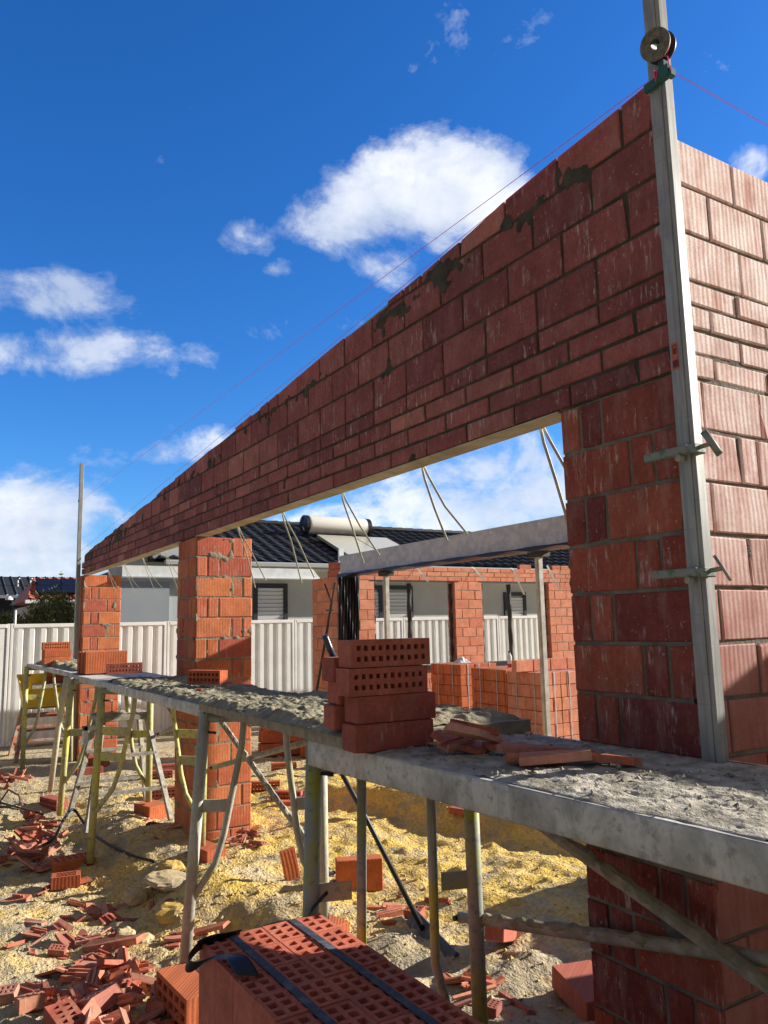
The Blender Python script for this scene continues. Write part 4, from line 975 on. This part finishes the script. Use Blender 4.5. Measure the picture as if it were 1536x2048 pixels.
# sheet-wrapped mullions and flashings
def wavy(name,P,mat,parent,th=.003):
    o=grid_obj(name,P,mat,parent,smooth=False); so=o.modifiers.new('t','SOLIDIFY'); so.thickness=th; return o
for y in (5.66,8.0):
    m=MB(); m.tube([(-10.42,y,.95+.1*i) for i in range(16)],.045,10,True,lambda i,k:.042+.006*math.sin(i*1.3+k*1.7)); local(iw,m).build('wrapped_mullion',M_black,iw)
for y in (4.90,6.56,7.29,8.90):
    m=MB(); m.tube([(-10.40,y,.93+.08*i) for i in range(20)],.03,8,True,lambda i,k:.03+.008*math.sin(i*1.7+k*2)); local(iw,m).build('wrapped_jamb',M_black,iw)
for (a,b_) in ((4.87,6.59),(7.25,8.94)):
    m=MB(); m.box(-10.45,-10.26,a,b_,.91,.985); local(iw,m).build('sill_flashing',M_black,iw)
    m=MB(); m.box(-10.5,-10.296,a-.1,b_+.1,2.478,2.489); local(iw,m).build('lintel',M_blackm,iw)
for i,(y,z0,dz) in enumerate(((5.75,2.74,-.27),(7.06,2.74,-.25),(8.02,2.74,-.50),(8.98,2.74,-.42),(9.62,2.74,-.35))):
    m=MB(); ribbon(m,[(-10.34,y,z0+(.10 if i==3 else .03)),(-10.285,y+.01,z0-.01),(-10.22,y+.07,z0+dz*.5),(-10.17,y+.16,z0+dz)],.045,(.3,1,0)); local(iw,m).build('tie_strap',M_whstrap,iw)
for i,(y,n) in enumerate(((8.42,1),(9.3,2))):
    for q in range(n):
        m=onedge(small(),.09); m.xf(Matrix.Rotation(R(90),4,'Z')); brickobj(m,M_inner,(-10.40,y+.30*q-.06*q,2.752),(0,0,R(2)),['holed brick on edge on top of the salmon window wall','holed brick on the salmon wall top near its right end','last holed brick along the salmon wall top'][i+q],'bricks on the wall top')
# cross wall with plastic end
w2=empty('cross_wall',(-8.55,3.12,0),'short red brick cross wall under the left end of the steel beam','wall')
rr=[];z=2.40;i=0
while z>-.1:
    rr+=brick_row(-8.96,-8.17,z-.162,z,.305,(i%2)*.157); z-=C;i+=1
mb=brick_faces(rr,(0,3.0,0),(1,0,0),(0,-1,0))
local(w2,mb).build('brickwork',M_inner,w2)
c=MB(); c.box(-8.95,-8.18,3.006,3.24,-.1,2.39); local(w2,c).build('core',M_mort,w2)
P=np.zeros((40,26,3))
for i in range(40):
    for j in range(26):
        y=2.98+.34*j/25; P[i,j]=(-8.13+.022*math.sin(j*1.9+.15*i)+.012*math.sin(j*4.1),y+.02*(i/39)*math.sin(i*.3),2.40-2.2*i/39)
wavy('plastic_wrap',P,M_black,w2)
for k,(x,lab) in enumerate(((-8.42,'lower brick with a mortar smear on top of the short cross wall'),(-8.38,'upper brick on top of the short cross wall'))):
    m=plainb(.33,.12,.10); brickobj(m,M_loose,(x+.08,3.08,2.402+.104*k),(0,0,R(2*k)),lab,'bricks on the cross wall')
# steel beam + posts
sb_=empty('steel_beam',(-3,3.1,2.40),'long galvanised steel lintel beam spanning behind the near opening','beam')
m=MB(); m.box(-8.08,2.9,3.00,3.006,2.40,2.672); m.box(-8.08,2.9,3.006,3.14,2.664,2.672); m.box(-8.08,2.9,2.93,2.9995,2.400,2.408); m.box(-8.08,2.9,3.006,3.20,2.400,2.408); local(sb_,m).build('web',M_galv,sb_)
m=MB(); 
for i in range(14): 
    x0=-8.0+i*.72; m.tube([(x0+.3,2.995,2.63),(x0+.3,3.0,2.63)],.011,8)
local(sb_,m).build('bolt_heads',M_galvl,sb_)
P=np.zeros((120,4,3))
for i in range(120):
    x=-8.05+i*.09; d=.012*math.sin(i*.9)+.014*float(fbm(i*.3,1,2,3))
    P[i]=[(x,2.925,2.412+d*.3),(x,2.918,2.392-d),(x,3.0,2.385-d*.6),(x,3.19,2.388)]
wavy('plastic_strip',P,M_black,sb_)
m=MB(); m.box(-8.12,-8.085,2.99,3.06,2.58,2.78); local(sb_,m).build('end_bracket',M_galvl,sb_)
for x in (-7.05,-4.25):
    t=empty('steel_post',(x,3.10,0),'slim pale post under the steel beam, '+('beside the black plastic wrap' if x<-6 else 'before the stacked brick packs'),'post','posts under the steel beam')
    m=MB(); w=.028; m.cbox(-w,w,-w,w,.0,2.33,.004); m.cbox(-w*.5,w*.5,-w-.004,-w,.02,2.32,.001); m.build('shaft',M_post,t)
    m=MB(); m.box(-.10,.10,-.05,.05,2.331,2.343); m.box(-.09,.10,-.06,.06,2.343,2.38); m.build('head_plate',M_blackm,t)
shadow_wall=empty('cross_wall',(1.,3.1,0),'unseen red brick cross wall added for shadow under the right part of the steel beam','wall')  # guessed wall out of view, put in only to throw shadow
rr=[];z=2.325;i=0
while z>-.1:
    rr+=brick_row(.1 if z>1.9 else -.7,2.9,z-.162,z,.305,(i%2)*.157); z-=C;i+=1
mb=brick_faces(rr,(0,3.0,0),(1,0,0),(0,-1,0)); brick_faces(rr,(0,3.25,0),(1,0,0),(0,1,0),mb=mb); local(shadow_wall,mb).build('brickwork',M_inner,shadow_wall)
c=MB(); c.box(.11,2.89,3.006,3.244,-.1,2.31); c.box(-.69,.109,3.006,3.244,-.1,1.78); local(shadow_wall,c).build('core',M_mort,shadow_wall)
# galvanised beam far left
gb_=empty('steel_beam',(-9.95,1.9,2.47),'bright galvanised steel beam from the far left pier to the cross wall','beam')
m=MB(); m.add([(-9.9,.5,2.47),(-9.9,3.62,2.47),(-9.9,3.48,2.63),(-9.9,.5,2.63),(-9.91,.5,2.47),(-9.91,3.62,2.47),(-9.91,3.48,2.63),(-9.91,.5,2.63)],[(0,1,2,3),(7,6,5,4),(0,4,5,1),(1,5,6,2),(2,6,7,3),(3,7,4,0)])
m.box(-10.1,-9.911,.5,3.6,2.47,2.476); m.box(-9.899,-9.86,.5,3.62,2.470,2.476); m.box(-10.05,-9.911,.5,3.48,2.622,2.63); local(gb_,m).build('channel',M_galvl,gb_)
# leaning forked rods
t=empty('forked_prop',(-8.5,2.83,1.0),'dark forked steel rod leaning on the short cross wall','prop')
m=MB(); m.tube([(-8.62,2.75,.15),(-8.08,2.86,2.03)],.018,8); m.tube([(-8.08,2.86,2.03),(-8.02,2.88,2.30)],.012,6); m.tube([(-8.08,2.86,2.03),(-8.32,2.88,2.30)],.012,6); m.tube([(-8.2,2.84,1.93),(-8.02,2.84,1.93)],.012,6); local(t,m).build('rod',M_blackm,t)
# strapped brick packs at the back
def pack(x0,x1,y0,y1,zt,lab,mat,nx):
    t=empty('brick_pack',((x0+x1)/2,(y0+y1)/2,0),lab,'brick pack','strapped brick packs behind the openings')
    m=MB(); dz=.168; nz=int(round(zt/dz)); ny=int(round((y1-y0)/.155)); random.seed(int(abs(x0*100)))
    for k in range(nz):
        z0=zt-dz*(k+1); x=x0
        while x<x1-.03:
            w=random.choice([.092,.092,.184]); xe=min(x+w,x1)
            m.cbox(x+.002,xe-.002,y0+random.uniform(-.008,.008),y0+.3,z0+.003,z0+dz-.003,.005); x=xe
        for j in range(ny):
            if j*(y1-y0)/ny<.30-.01 and False: continue
            a=y0+(y1-y0)*j/ny; b_=y0+(y1-y0)*(j+1)/ny
            m.cbox(x1-.002,x1+.03+random.uniform(-.006,.006),a+.003,b_-.003,z0+.003,z0+dz-.003,.005)
    m.box(x0+.01,x1-.003,y0+.301,y1,zt-dz*nz,zt-.002)
    local(t,m).build('bricks',mat,t)
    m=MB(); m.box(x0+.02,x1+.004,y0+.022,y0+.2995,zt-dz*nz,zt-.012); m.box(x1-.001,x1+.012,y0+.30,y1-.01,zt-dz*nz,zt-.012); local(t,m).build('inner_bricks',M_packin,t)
    for fx in (.28,.78):
        xx=x0+(x1-x0)*fx; m=MB(); ribbon(m,[(xx,y1+.01,zt+.002),(xx,y0-.006,zt+.003),(xx,y0-.008,zt-.03),(xx,y0-.008,.03)],.016,(1,0,0)); local(t,m).build('strap',M_galv,t)
    for fy in (.2,.5,.8):
        yy=y0+(y1-y0)*fy; m=MB(); ribbon(m,[(x0,yy,zt+.004),(x1+.034,yy,zt+.005),(x1+.037,yy,zt-.03),(x1+.037,yy,.03)],.016,(0,1,0)); local(t,m).build('strap',M_galv,t)
pack(-7.22,-6.5,5.15,6.05,1.045,'strapped orange brick pack nearest the corner pier, with laid bricks on top',M_inner,8)
pack(-8.02,-7.27,5.15,6.05,1.06,'strapped orange brick pack in the middle, under the drink bottle',M_orange,8)
pack(-2.05,-1.25,2.2,3.0,.67,'unseen low strapped brick pack added for shade behind the near corner pier',M_inner,8)  # hidden by the pier, put in only to shade the ground
pack(-9.65,-8.85,5.55,6.3,1.06,'strapped orange brick pack farthest left, by the window wall',M_orange,8)
for i in range(4):
    m=plainb(.30,.10,.155); m.xf(Matrix.Rotation(R(90),4,'Z')); brickobj(m,M_inner,(-6.85,5.12+.315*i,1.05),(0,0,0),['holed end','second','third','last'][i]+' brick from the left in the row laid on the near strapped pack','bricks laid on the near pack')
bt=empty('drink_bottle',(-7.55,5.5,1.065),'clear bottle with red drink standing on the strapped brick pack','bottle')
m=MB(); m.tube([(0,0,0),(0,0,.05)],.036,14); m.build('drink',M_redl,bt,smooth=False)
m=MB(); m.tube([(0,0,.051),(0,0,.16),(0,0,.19),(0,0,.21)],.036,14,True,lambda i,k:[.036,.036,.018,.016][i]); m.build('shell',M_glass,bt)
m=MB(); m.tube([(0,0,.211),(0,0,.235)],.018,12); m.build('cap',M_black,bt)
P=np.zeros((12,16,3))
for i in range(12):
    for j in range(16): P[i,j]=(-9.3+.2*(i/11-.5),5.95+.28*(j/15-.5),1.062+.16*abs(float(fbm(i*.7,j*.7,3,2)))*math.sin(math.pi*i/11)*math.sin(math.pi*j/15))
tag(grid_obj('crumpled_film',P,M_film,smooth=False),'crumpled clear plastic film on the far left brick pack','plastic film')
# ------------------------------------------------------------------ fence
fe=empty('boundary_fence',(-12,4,0),'cream corrugated steel boundary fence with posts and top rail','fence')
posts=[-3.1,-.68,1.735,4.11,6.52,9.0,11.4,13.8]
for y in posts:
    m=MB(); m.cbox(-12.01,-11.965,y-.045,y-.008,-.05,1.86,.003); m.cbox(-12.01,-11.965,y+.008,y+.045,-.05,1.86,.003); m.box(-12.0,-11.985,y-.008,y+.008,-.05,1.855); local(fe,m).build('post',M_fence,fe)
for a,b_ in zip(posts,posts[1:]):
    a+=.045;b_-=.045; pr_=[];n=int((b_-a)/.165); pitch=(b_-a)/n
    for k in range(n):
        y=a+k*pitch; pr_+=[(y,0),(y+pitch*.30,0),(y+pitch*.42,.045),(y+pitch*.80,.045),(y+pitch*.92,0)]
    pr_.append((b_,0)); P=np.array([[(-12.02+h,y,z) for z in (.05,1.80)] for y,h in pr_])
    o=grid_obj('infill_sheet',P,M_fence,fe,smooth=False); so=o.modifiers.new('t','SOLIDIFY'); so.thickness=.002
    m=MB(); m.cbox(-12.03,-11.962,a,b_,1.795,1.852,.004); local(fe,m).build('top_rail',M_fence,fe)
    m=MB(); m.cbox(-12.03,-11.962,a,b_,.03,.09,.004); local(fe,m).build('bottom_rail',M_fence,fe)
m=MB(); m.cbox(-12.06,-11.93,-3.2,13.9,-.12,.028,.006); local(fe,m).build('plinth',plain('plinth',(.50,.43,.30),.9),fe)
# ------------------------------------------------------------------ neighbour house
hs=empty('neighbour_house',(-17,7,0),'grey rendered house with black tiled roof behind the fence','house')
m=MB(); m.box(-22,-14.5,2.62,15,0,2.98); local(hs,m).build('wall',M_render,hs)
m=MB(); m.box(-14.9,-14.1,1.3,2.38,0,2.66); local(hs,m).build('garage_wall',M_render2,hs)
m=MB(); m.box(-14.9,-14.13,1.36,2.61,2.661,3.36); m.box(-14.9,-14.2,2.381,2.619,0,2.66); local(hs,m).build('parapet',M_render3,hs)
def window(y0,y1,z0,z1):
    f=MB(); w=.095
    for (a,b_,c_,d) in ((y0,y0+w,z0,z1),(y1-w,y1,z0,z1),(y0+w,y1-w,z1-w,z1),(y0+w,y1-w,z0,z0+w)): f.box(-14.49,-14.44,a,b_,c_,d)
    o=local(hs,f).build('window',M_dark,hs)
    s_=MB(); n=int((z1-z0-2*w)/.085)
    for k in range(n):
        z=z0+w+.043+k*.085; s_.obox((-14.478,(y0+y1)/2,z),(0,1,0),(.35,0,1),(1,0,-.35),y1-y0-2*w,.078,.008)
    so=local(hs,s_).build('shutter',M_louvre,o)
window(4.30,5.10,1.2,2.67); window(7.62,8.42,1.2,2.65); window(6.95,7.55,1.2,2.65); window(11.3,12.05,.9,2.5)
# roof: tiled slope facing +X with hip at the left
def slope(name,parent,mat,x_e,z_e,x_r,z_r,y0,y1,hip0,course=.33,tw=.30,amp=.022):
    n=int(math.hypot(x_r-x_e,z_r-z_e)/course); us=[]
    L=math.hypot(x_r-x_e,z_r-z_e); d=np.array([x_r-x_e,z_r-z_e])/L; nr=np.array([-d[1],d[0]]); nr=nr if nr[1]>0 else -nr
    S_=[];
    for k in range(n): S_+=[(k*L/n,.035),(k*L/n+.001*0+L/n*.5,.018),((k+1)*L/n-.004,.0)]
    Y=np.arange(y0,y1,tw/6); P=np.zeros((len(S_),len(Y),3))
    for i,(s_,o_) in enumerate(S_):
        ylo=y0+hip0*s_/L
        for j,y in enumerate(Y):
            ph=2*math.pi*y/tw+ (math.pi if (i//3)%2 else 0)*0
            h=o_+amp*(math.sin(ph)+.3*math.sin(2*ph)); yy=max(y,ylo)
            P[i,j]=(x_e+d[0]*s_+nr[0]*h,yy,z_e+d[1]*s_+nr[1]*h)
    return grid_obj(name,P,mat,parent,smooth=False,flip=True)
slope('roof',hs,M_rtile,-13.9,3.08,-17.1,4.36,1.9,15.6,3.1)
m=MB(); m.add([(-13.95,1.9,3.05),(-20.3,1.9,3.05),(-17.1,5.0,4.33),(-17.1,15.6,4.33),(-20.3,15.6,3.05),(-13.95,15.6,3.05)],[(0,2,1),(1,2,3,4),(0,1,4,5),(0,5,3,2),(5,4,3)]); local(hs,m).build('roof_base',M_rtile,hs)
m=MB()
for k in range(31): 
    y=5.0+.35*k; m.tube([(-17.1,y,4.375),(-17.1,y+.33,4.375),(-17.1,y+.345,4.385)],.075,8,True,lambda i,k2:[.07,.085,.06][i])
for k in range(13):
    a=Vector((-13.95,1.95,3.1)).lerp(Vector((-17.1,5.0,4.38)),k/13);b_=Vector((-13.95,1.95,3.1)).lerp(Vector((-17.1,5.0,4.38)),(k+.95)/13); m.tube([a,b_],.07,8)
local(hs,m).build('ridge_caps',M_rtile,hs)
m=MB(); m.cbox(-13.92,-13.80,2.2,15.6,2.97,3.08,.02); local(hs,m).build('gutter',plain('gutter paint',(.36,.38,.38),.5),hs)
m=MB(); m.box(-14.5,-13.93,2.62,15.6,2.94,2.968); local(hs,m).build('soffit',M_white,hs)
sw=empty('solar_water_heater',(-16,7.2,3.9),'cream cylindrical solar hot water tank with collectors on the black roof','water heater')
m=MB(); ys_=[6.30,6.36,6.4,7.96,8.0,8.05]; m.tube([(-16.0,y,4.24) for y in ys_],.225,28,True,lambda i,k:[.19,.22,.225,.225,.22,.19][i]); local(sw,m).build('tank',M_tank,sw,angle=40)
for y in (6.24,8.0): m=MB(); m.tube([(-16.0,y,4.24),(-16.0,y+.1,4.24)],.232,28); local(sw,m).build('tank_end',M_black,sw)
m=MB(); m.tube([(-15.9,6.2,4.4),(-15.85,6.1,4.25),(-15.8,6.15,4.05)],.025,8); local(sw,m).build('pipework',M_black,sw)
for y in (6.42,7.44):
    m=MB(); c=Vector((-14.85,y+.5,3.60)); dd=Vector((-1,0,.40)).normalized(); nn=Vector((.40,0,1)).normalized(); m.obox(c,dd,(0,1,0),nn,1.7,.98,.07); local(sw,m).build('collector',M_coll,sw)
# left background
sh=empty('shed',(-42,3,0),'dark sheet metal shed with ribbed roof at far left','building')
m=MB(); m.box(-50,-40.3,1.7,9,0,3.5); local(sh,m).build('wall',M_shedw,sh)
P=[];Y=np.arange(1.6,9.2,.07); P=np.array([[(x,y,z+(.05 if abs(((y-1.6)%.42)-.02)<.04 else 0)) for y in Y] for x,z in ((-40,3.52),(-43.2,4.62))]); grid_obj('roof',P,M_shed,sh,flip=True,smooth=False)
m=MB(); m.box(-40.1,-39.85,1.6,9.2,3.38,3.52); local(sh,m).build('gutter',plain('dull gutter',(.2,.22,.25),.5),sh)
m=MB()
for y in (2.62,3.2,3.78): m.tube([(-41.5,y,4.0),(-41.5,y,4.35),(-41.3,y+.05,4.42)],.035,6)
local(sh,m).build('roof_vents',M_white,sh)
hh=empty('tiled_house',(-30,4,0),'orange tiled house with dark solar panels at far left','house')
m=MB(); m.box(-36,-28.5,1.95,10,0,2.75); local(hh,m).build('wall',plain('pale render',(.55,.54,.5),.9),hh)
slope('roof',hh,M_otile,-28,2.85,-30.6,3.78,1.45,10,.55,.34,.30,.03)
m=MB(); m.add([(-28.05,1.45,2.82),(-33.2,1.45,2.82),(-30.6,2.0,3.74),(-30.6,10,3.74),(-33.2,10,2.82),(-28.05,10,2.82)],[(0,2,1),(1,2,3,4),(0,1,4,5),(0,5,3,2),(5,4,3)]); local(hh,m).build('roof_base',M_otile,hh)
m=MB(); m.box(-28.05,-27.9,1.4,10,2.72,2.84); local(hh,m).build('gutter',M_white,hh)
for i in range(3):
    for j in range(2):
        m=MB(); yc=2.25+.83*i+.12*j*0+.10*j; c=Vector((-28.75-.85*j,yc+.1*0,3.24-.0+.30*j)); dd=Vector((-2.6,0,.93)).normalized(); nn=Vector((.93,0,2.6)).normalized(); m.obox(c,dd,(0,1,0),nn,.86,.80,.05); local(hh,m).build('solar_panel',M_solar,hh)
# bushes
lf=NT('bush leaf'); gg=lf.n.new('ShaderNodeNewGeometry'); cl=lf.ramp(gg.outputs['Random Per Island'],[(0,(.07,.09,.022)),(.5,(.18,.20,.055)),(.8,(.27,.27,.085)),(1,(.34,.31,.14))]); M_leaf=lf.out(cl,None,.7)
def bush(cx,cy,cz,rx,ry,rz_,n,lab,seed):
    t=empty('bush',(cx,cy,0),lab,'bush'); r=np.random.default_rng(seed)
    d=r.normal(size=(n,3)); d/=np.linalg.norm(d,axis=1)[:,None]; rad=r.uniform(.55,1.08,n)*(.8+.35*fbm(d[:,0]*2.5+9,d[:,1]*2.5+d[:,2]*2,3,seed))
    p=d*rad[:,None]*np.array([rx,ry,rz_])+np.array([0,0,cz]); p=p[p[:,2]>.2]
    m=MB()
    for q in p:
        a=Vector(r.normal(size=3)); a.z=abs(a.z)+.4; a.normalize(); b_=a.cross(Vector(r.normal(size=3))).normalized(); l=r.uniform(.05,.11); w=.014; q=Vector(q)
        m.add([q-b_*w,q+b_*w,q+a*l+b_*w*.3,q+a*l-b_*w*.3],[(0,1,2,3)])
    m.build('foliage',M_leaf,t)
    m=MB()
    for k in range(7):
        a=k*.9; m.tube([(0,0,0),(rx*.4*math.cos(a),ry*.4*math.sin(a),cz),(rx*.7*math.cos(a),ry*.7*math.sin(a),cz+rz_*.5)],.03,5)
    m.build('stems',plain('twig',(.2,.16,.11),.9),t)
bush(-18,.85,1.85,.6,.66,.78,7000,'larger olive green bush behind the fence, left of the far pier',1)
bush(-18,-.15,1.62,.5,.45,.52,4000,'lower olive bush behind the fence, nearer the left edge',2)
bush(-18,.45,1.5,.5,.4,.5,2500,'dark low bush between the two olive bushes',6)
bush(-18,-.8,1.5,.4,.4,.5,2000,'twiggy bush behind the fence at the very left edge',7)
nt=empty('norfolk_pine',(-120,16.9,0),'distant pointed pine tip above the shed roof','tree')
m=MB(); m.tube([(0,0,0),(0,0,10.6)],.15,6,True,lambda i,k:[.2,.03][i]); m.build('trunk',M_leaf,nt)
m=MB(); r_=np.random.default_rng(3)
for k in range(12):
    z=4+k*.55; L=1.25*(1-(z-4)/7.3)+.12
    for a in range(9):
        an=a*.7+k*.4; e=Vector((math.cos(an)*L,math.sin(an)*L,z+L*.28)); m.tube([(0,0,z),tuple(e*.5+Vector((0,0,z*.5-.02))),tuple(e)],.09,4,True,lambda i,k2:[.04,.10,.05][i])
m.build('crown',M_leaf,nt)
lp=empty('garden_lamp',(-16,-.28,0),'white lamp on a thin curved pole above the fence at left','lamp')
m=MB(); m.tube([(0,.07,0),(0,.07,2.1),(0,.04,2.3),(0,.02,2.37)],.010,6); m.build('pole',M_dgreen,lp)
m=MB(); m.tube([(0,-.03,2.38),(0,-.03,2.41),(0,-.03,2.45)],.06,10,True,lambda i,k:[.075,.07,.03][i]); m.build('lamp_head',M_white,lp)
wp=MB(); wp.tube([(-14,-.40,0),(-14,-.40,2.12)],.022,8); tag(wp.build('white_pole',M_white),'thin white pole standing behind the fence at left','pole')
# ------------------------------------------------------------------ sky, sun, camera
EL,AZ=R(21.6),R(75)
w=bpy.data.worlds.new('World'); S.world=w; w.use_nodes=True; nt_=w.node_tree; N_=nt_.nodes; Lk=nt_.links.new
bg=N_['Background']; sky=N_.new('ShaderNodeTexSky'); sky.sky_type='NISHITA'; sky.sun_disc=False; sky.sun_elevation=EL; sky.sun_rotation=math.pi/2-AZ
sky.air_density=1.0; sky.dust_density=.3; sky.ozone_density=3.0
tc=N_.new('ShaderNodeTexCoord')
def wm_(op,a,b=None,c=None):
    k=N_.new('ShaderNodeMath'); k.operation=op
    for i,v in enumerate((a,b,c)):
        if v is None: continue
        if isinstance(v,bpy.types.NodeSocket): Lk(v,k.inputs[i])
        else: k.inputs[i].default_value=v
    return k.outputs[0]
def dotp(vec):
    k=N_.new('ShaderNodeVectorMath'); k.operation='DOT_PRODUCT'; Lk(tc.outputs['Generated'],k.inputs[0]); k.inputs[1].default_value=vec; return k.outputs['Value']
F_=-1546.17
CAM=Vector((1.30281,-2.05305,1.71782))
yaw,pit,rol=.55208,.14494,-.02198
Fh=Vector((-math.cos(yaw),math.sin(yaw),0)); Zv=Vector((0,0,1)); Rt=Fh.cross(Zv)
fw=math.cos(pit)*Fh+math.sin(pit)*Zv; Uu=Rt.cross(fw); rv=math.cos(rol)*Rt+math.sin(rol)*Uu; uv=-math.sin(rol)*Rt+math.cos(rol)*Uu
def dirpx(x,y): return (fw+rv*(x-768)/1546.17-uv*(y-1024)/1546.17).normalized()
blobs=[(930,345,125,85,1.0,0),(845,400,150,95,1.0,0),(985,420,110,90,.9,0),(735,440,150,80,.85,0),(775,535,90,60,.75,0),(1020,300,60,40,.5,0),
 (505,470,60,42,.62,0),(590,535,70,24,.45,0),(80,585,220,60,.70,0),(90,705,260,55,.70,0),(425,690,70,40,.42,0),(600,650,190,45,.42,0),(370,900,190,50,.58,0),
 (50,1050,150,95,1.0,0),(20,1130,260,60,.9,0),(200,1060,120,50,.5,0),(960,985,320,130,.72,0),(1100,960,200,120,.7,0),(700,1040,220,60,.6,0),(1505,330,60,50,.8,0),(980,90,190,70,.26,0),(1420,110,150,80,.27,0),(150,960,160,30,.3,0)]
mask=None
for (x,y,rx,ry,wt,_) in blobs:
    c=dirpx(x,y); e1=(dirpx(x+10,y)-dirpx(x-10,y)).normalized(); e2=c.cross(e1).normalized(); e1=e2.cross(c).normalized()
    k1=1546.17/rx;k2=1546.17/ry; sc=1/(1+((x-768)**2+(y-1024)**2)/1546.17**2)**.5
    a=wm_('MULTIPLY',dotp(e1),k1/sc*1.0); b=wm_('MULTIPLY',dotp(e2),k2/sc*1.0)
    d=wm_('SQRT',wm_('ADD',wm_('MULTIPLY',a,a),wm_('MULTIPLY',b,b)))
    d=wm_('ADD',d,wm_('MULTIPLY',wm_('LESS_THAN',dotp(c),0.),100.))
    v=wm_('MULTIPLY',wm_('MAXIMUM',wm_('SUBTRACT',1.35,wm_('MULTIPLY',d,.85)),0.),wt)
    v=wm_('MINIMUM',v,wt)
    mask=v if mask is None else wm_('SMOOTH_MAX',mask,v,.12)
def wnoise(scale,det,rough,zs=1.,dist=0.):
    mp=N_.new('ShaderNodeMapping'); mp.inputs['Scale'].default_value=(1,1,zs); Lk(tc.outputs['Generated'],mp.inputs[0])
    k=N_.new('ShaderNodeTexNoise'); k.inputs['Scale'].default_value=scale; k.inputs['Detail'].default_value=det; k.inputs['Roughness'].default_value=rough; k.inputs['Distortion'].default_value=dist; Lk(mp.outputs[0],k.inputs['Vector']); return k.outputs['Fac']
nz=wnoise(7.5,12,.64,1.5,.25); nz2=wnoise(3.2,6,.55,1.4); nz3=wnoise(22,6,.6,1.3)
val=wm_('ADD',mask,wm_('MULTIPLY',wm_('SUBTRACT',nz,.5),1.9)); val=wm_('ADD',val,wm_('MULTIPLY',wm_('SUBTRACT',nz3,.5),.35))
# other parts of the sky (outside the frame) get scattered clouds too
dv=dotp(fw); k_=N_.new('ShaderNodeMapRange'); k_.inputs[1].default_value=.70; k_.inputs[2].default_value=.40; k_.inputs[3].default_value=0; k_.inputs[4].default_value=.0; Lk(dv,k_.inputs[0])
val=wm_('ADD',wm_('SUBTRACT',val,.16),k_.outputs[0])
def wramp(f,st):
    k=N_.new('ShaderNodeValToRGB'); e=k.color_ramp.elements
    while len(e)<len(st): e.new(.5)
    for el,(p,c) in zip(e,st): el.position=p; el.color=(*c,1) if not isinstance(c,(int,float)) else (c,c,c,1)
    Lk(f,k.inputs[0]); return k.outputs[0]
dens=wramp(val,[(.22,0.),(.37,.22),(.56,.74),(.88,.97)])
shade=wramp(wm_('ADD',nz2,wm_('MULTIPLY',wm_('SUBTRACT',val,.7),.15)),[(.36,(3.3,3.8,4.8)),(.50,(4.9,5.2,5.8)),(.64,(6.6,6.6,6.6))])
hs_=N_.new('ShaderNodeHueSaturation'); hs_.inputs['Saturation'].default_value=1.28; hs_.inputs['Value'].default_value=1.0; Lk(sky.outputs[0],hs_.inputs['Color'])
tint=N_.new('ShaderNodeMix'); tint.data_type='RGBA'; tint.blend_type='MULTIPLY'; tint.inputs[0].default_value=1; Lk(hs_.outputs[0],tint.inputs[6]); tint.inputs[7].default_value=(.52,.79,1.12,1)
mx=N_.new('ShaderNodeMix'); mx.data_type='RGBA'; Lk(dens,mx.inputs[0]); Lk(tint.outputs[2],mx.inputs[6]); Lk(shade,mx.inputs[7])
# unseen dull cloud deck added behind the viewer to cut and neutralise ambient light
m3=N_.new('ShaderNodeMapRange'); m3.inputs[1].default_value=.68; m3.inputs[2].default_value=.30; Lk(dv,m3.inputs[0])
deck=N_.new('ShaderNodeMix'); deck.data_type='RGBA'; Lk(wm_('MULTIPLY',m3.outputs[0],wramp(nz2,[(.30,.72),(.55,.95)])),deck.inputs[0]); Lk(mx.outputs[2],deck.inputs[6]); deck.inputs[7].default_value=(.95,.93,.90,1)
Lk(deck.outputs[2],bg.inputs['Color']); bg.inputs['Strength'].default_value=.10
sl=bpy.data.lights.new('sun','SUN'); sl.energy=5.0; sl.angle=R(.5); sl.color=(1,.93,.83); so=bpy.data.objects.new('sun',sl); COL.objects.link(so)
sd=Vector((math.cos(AZ)*math.cos(EL),math.sin(AZ)*math.cos(EL),math.sin(EL))); so.rotation_euler=sd.to_track_quat('Z','Y').to_euler(); so.location=(10,15,9)
cd=bpy.data.cameras.new('camera'); co=bpy.data.objects.new('camera',cd); COL.objects.link(co); S.camera=co
cd.sensor_fit='VERTICAL'; cd.sensor_height=36; cd.lens=36*1546.17/2048; cd.clip_end=6000; cd.clip_start=.05
Mx=Matrix(((rv.x,uv.x,-fw.x,CAM.x),(rv.y,uv.y,-fw.y,CAM.y),(rv.z,uv.z,-fw.z,CAM.z),(0,0,0,1))); co.matrix_world=Mx
S.view_settings.view_transform='Standard'; S.view_settings.look='None'; S.view_settings.exposure=.85; S.view_settings.gamma=1
S.render.resolution_x=768; S.render.resolution_y=1024
S.render.engine='CYCLES'
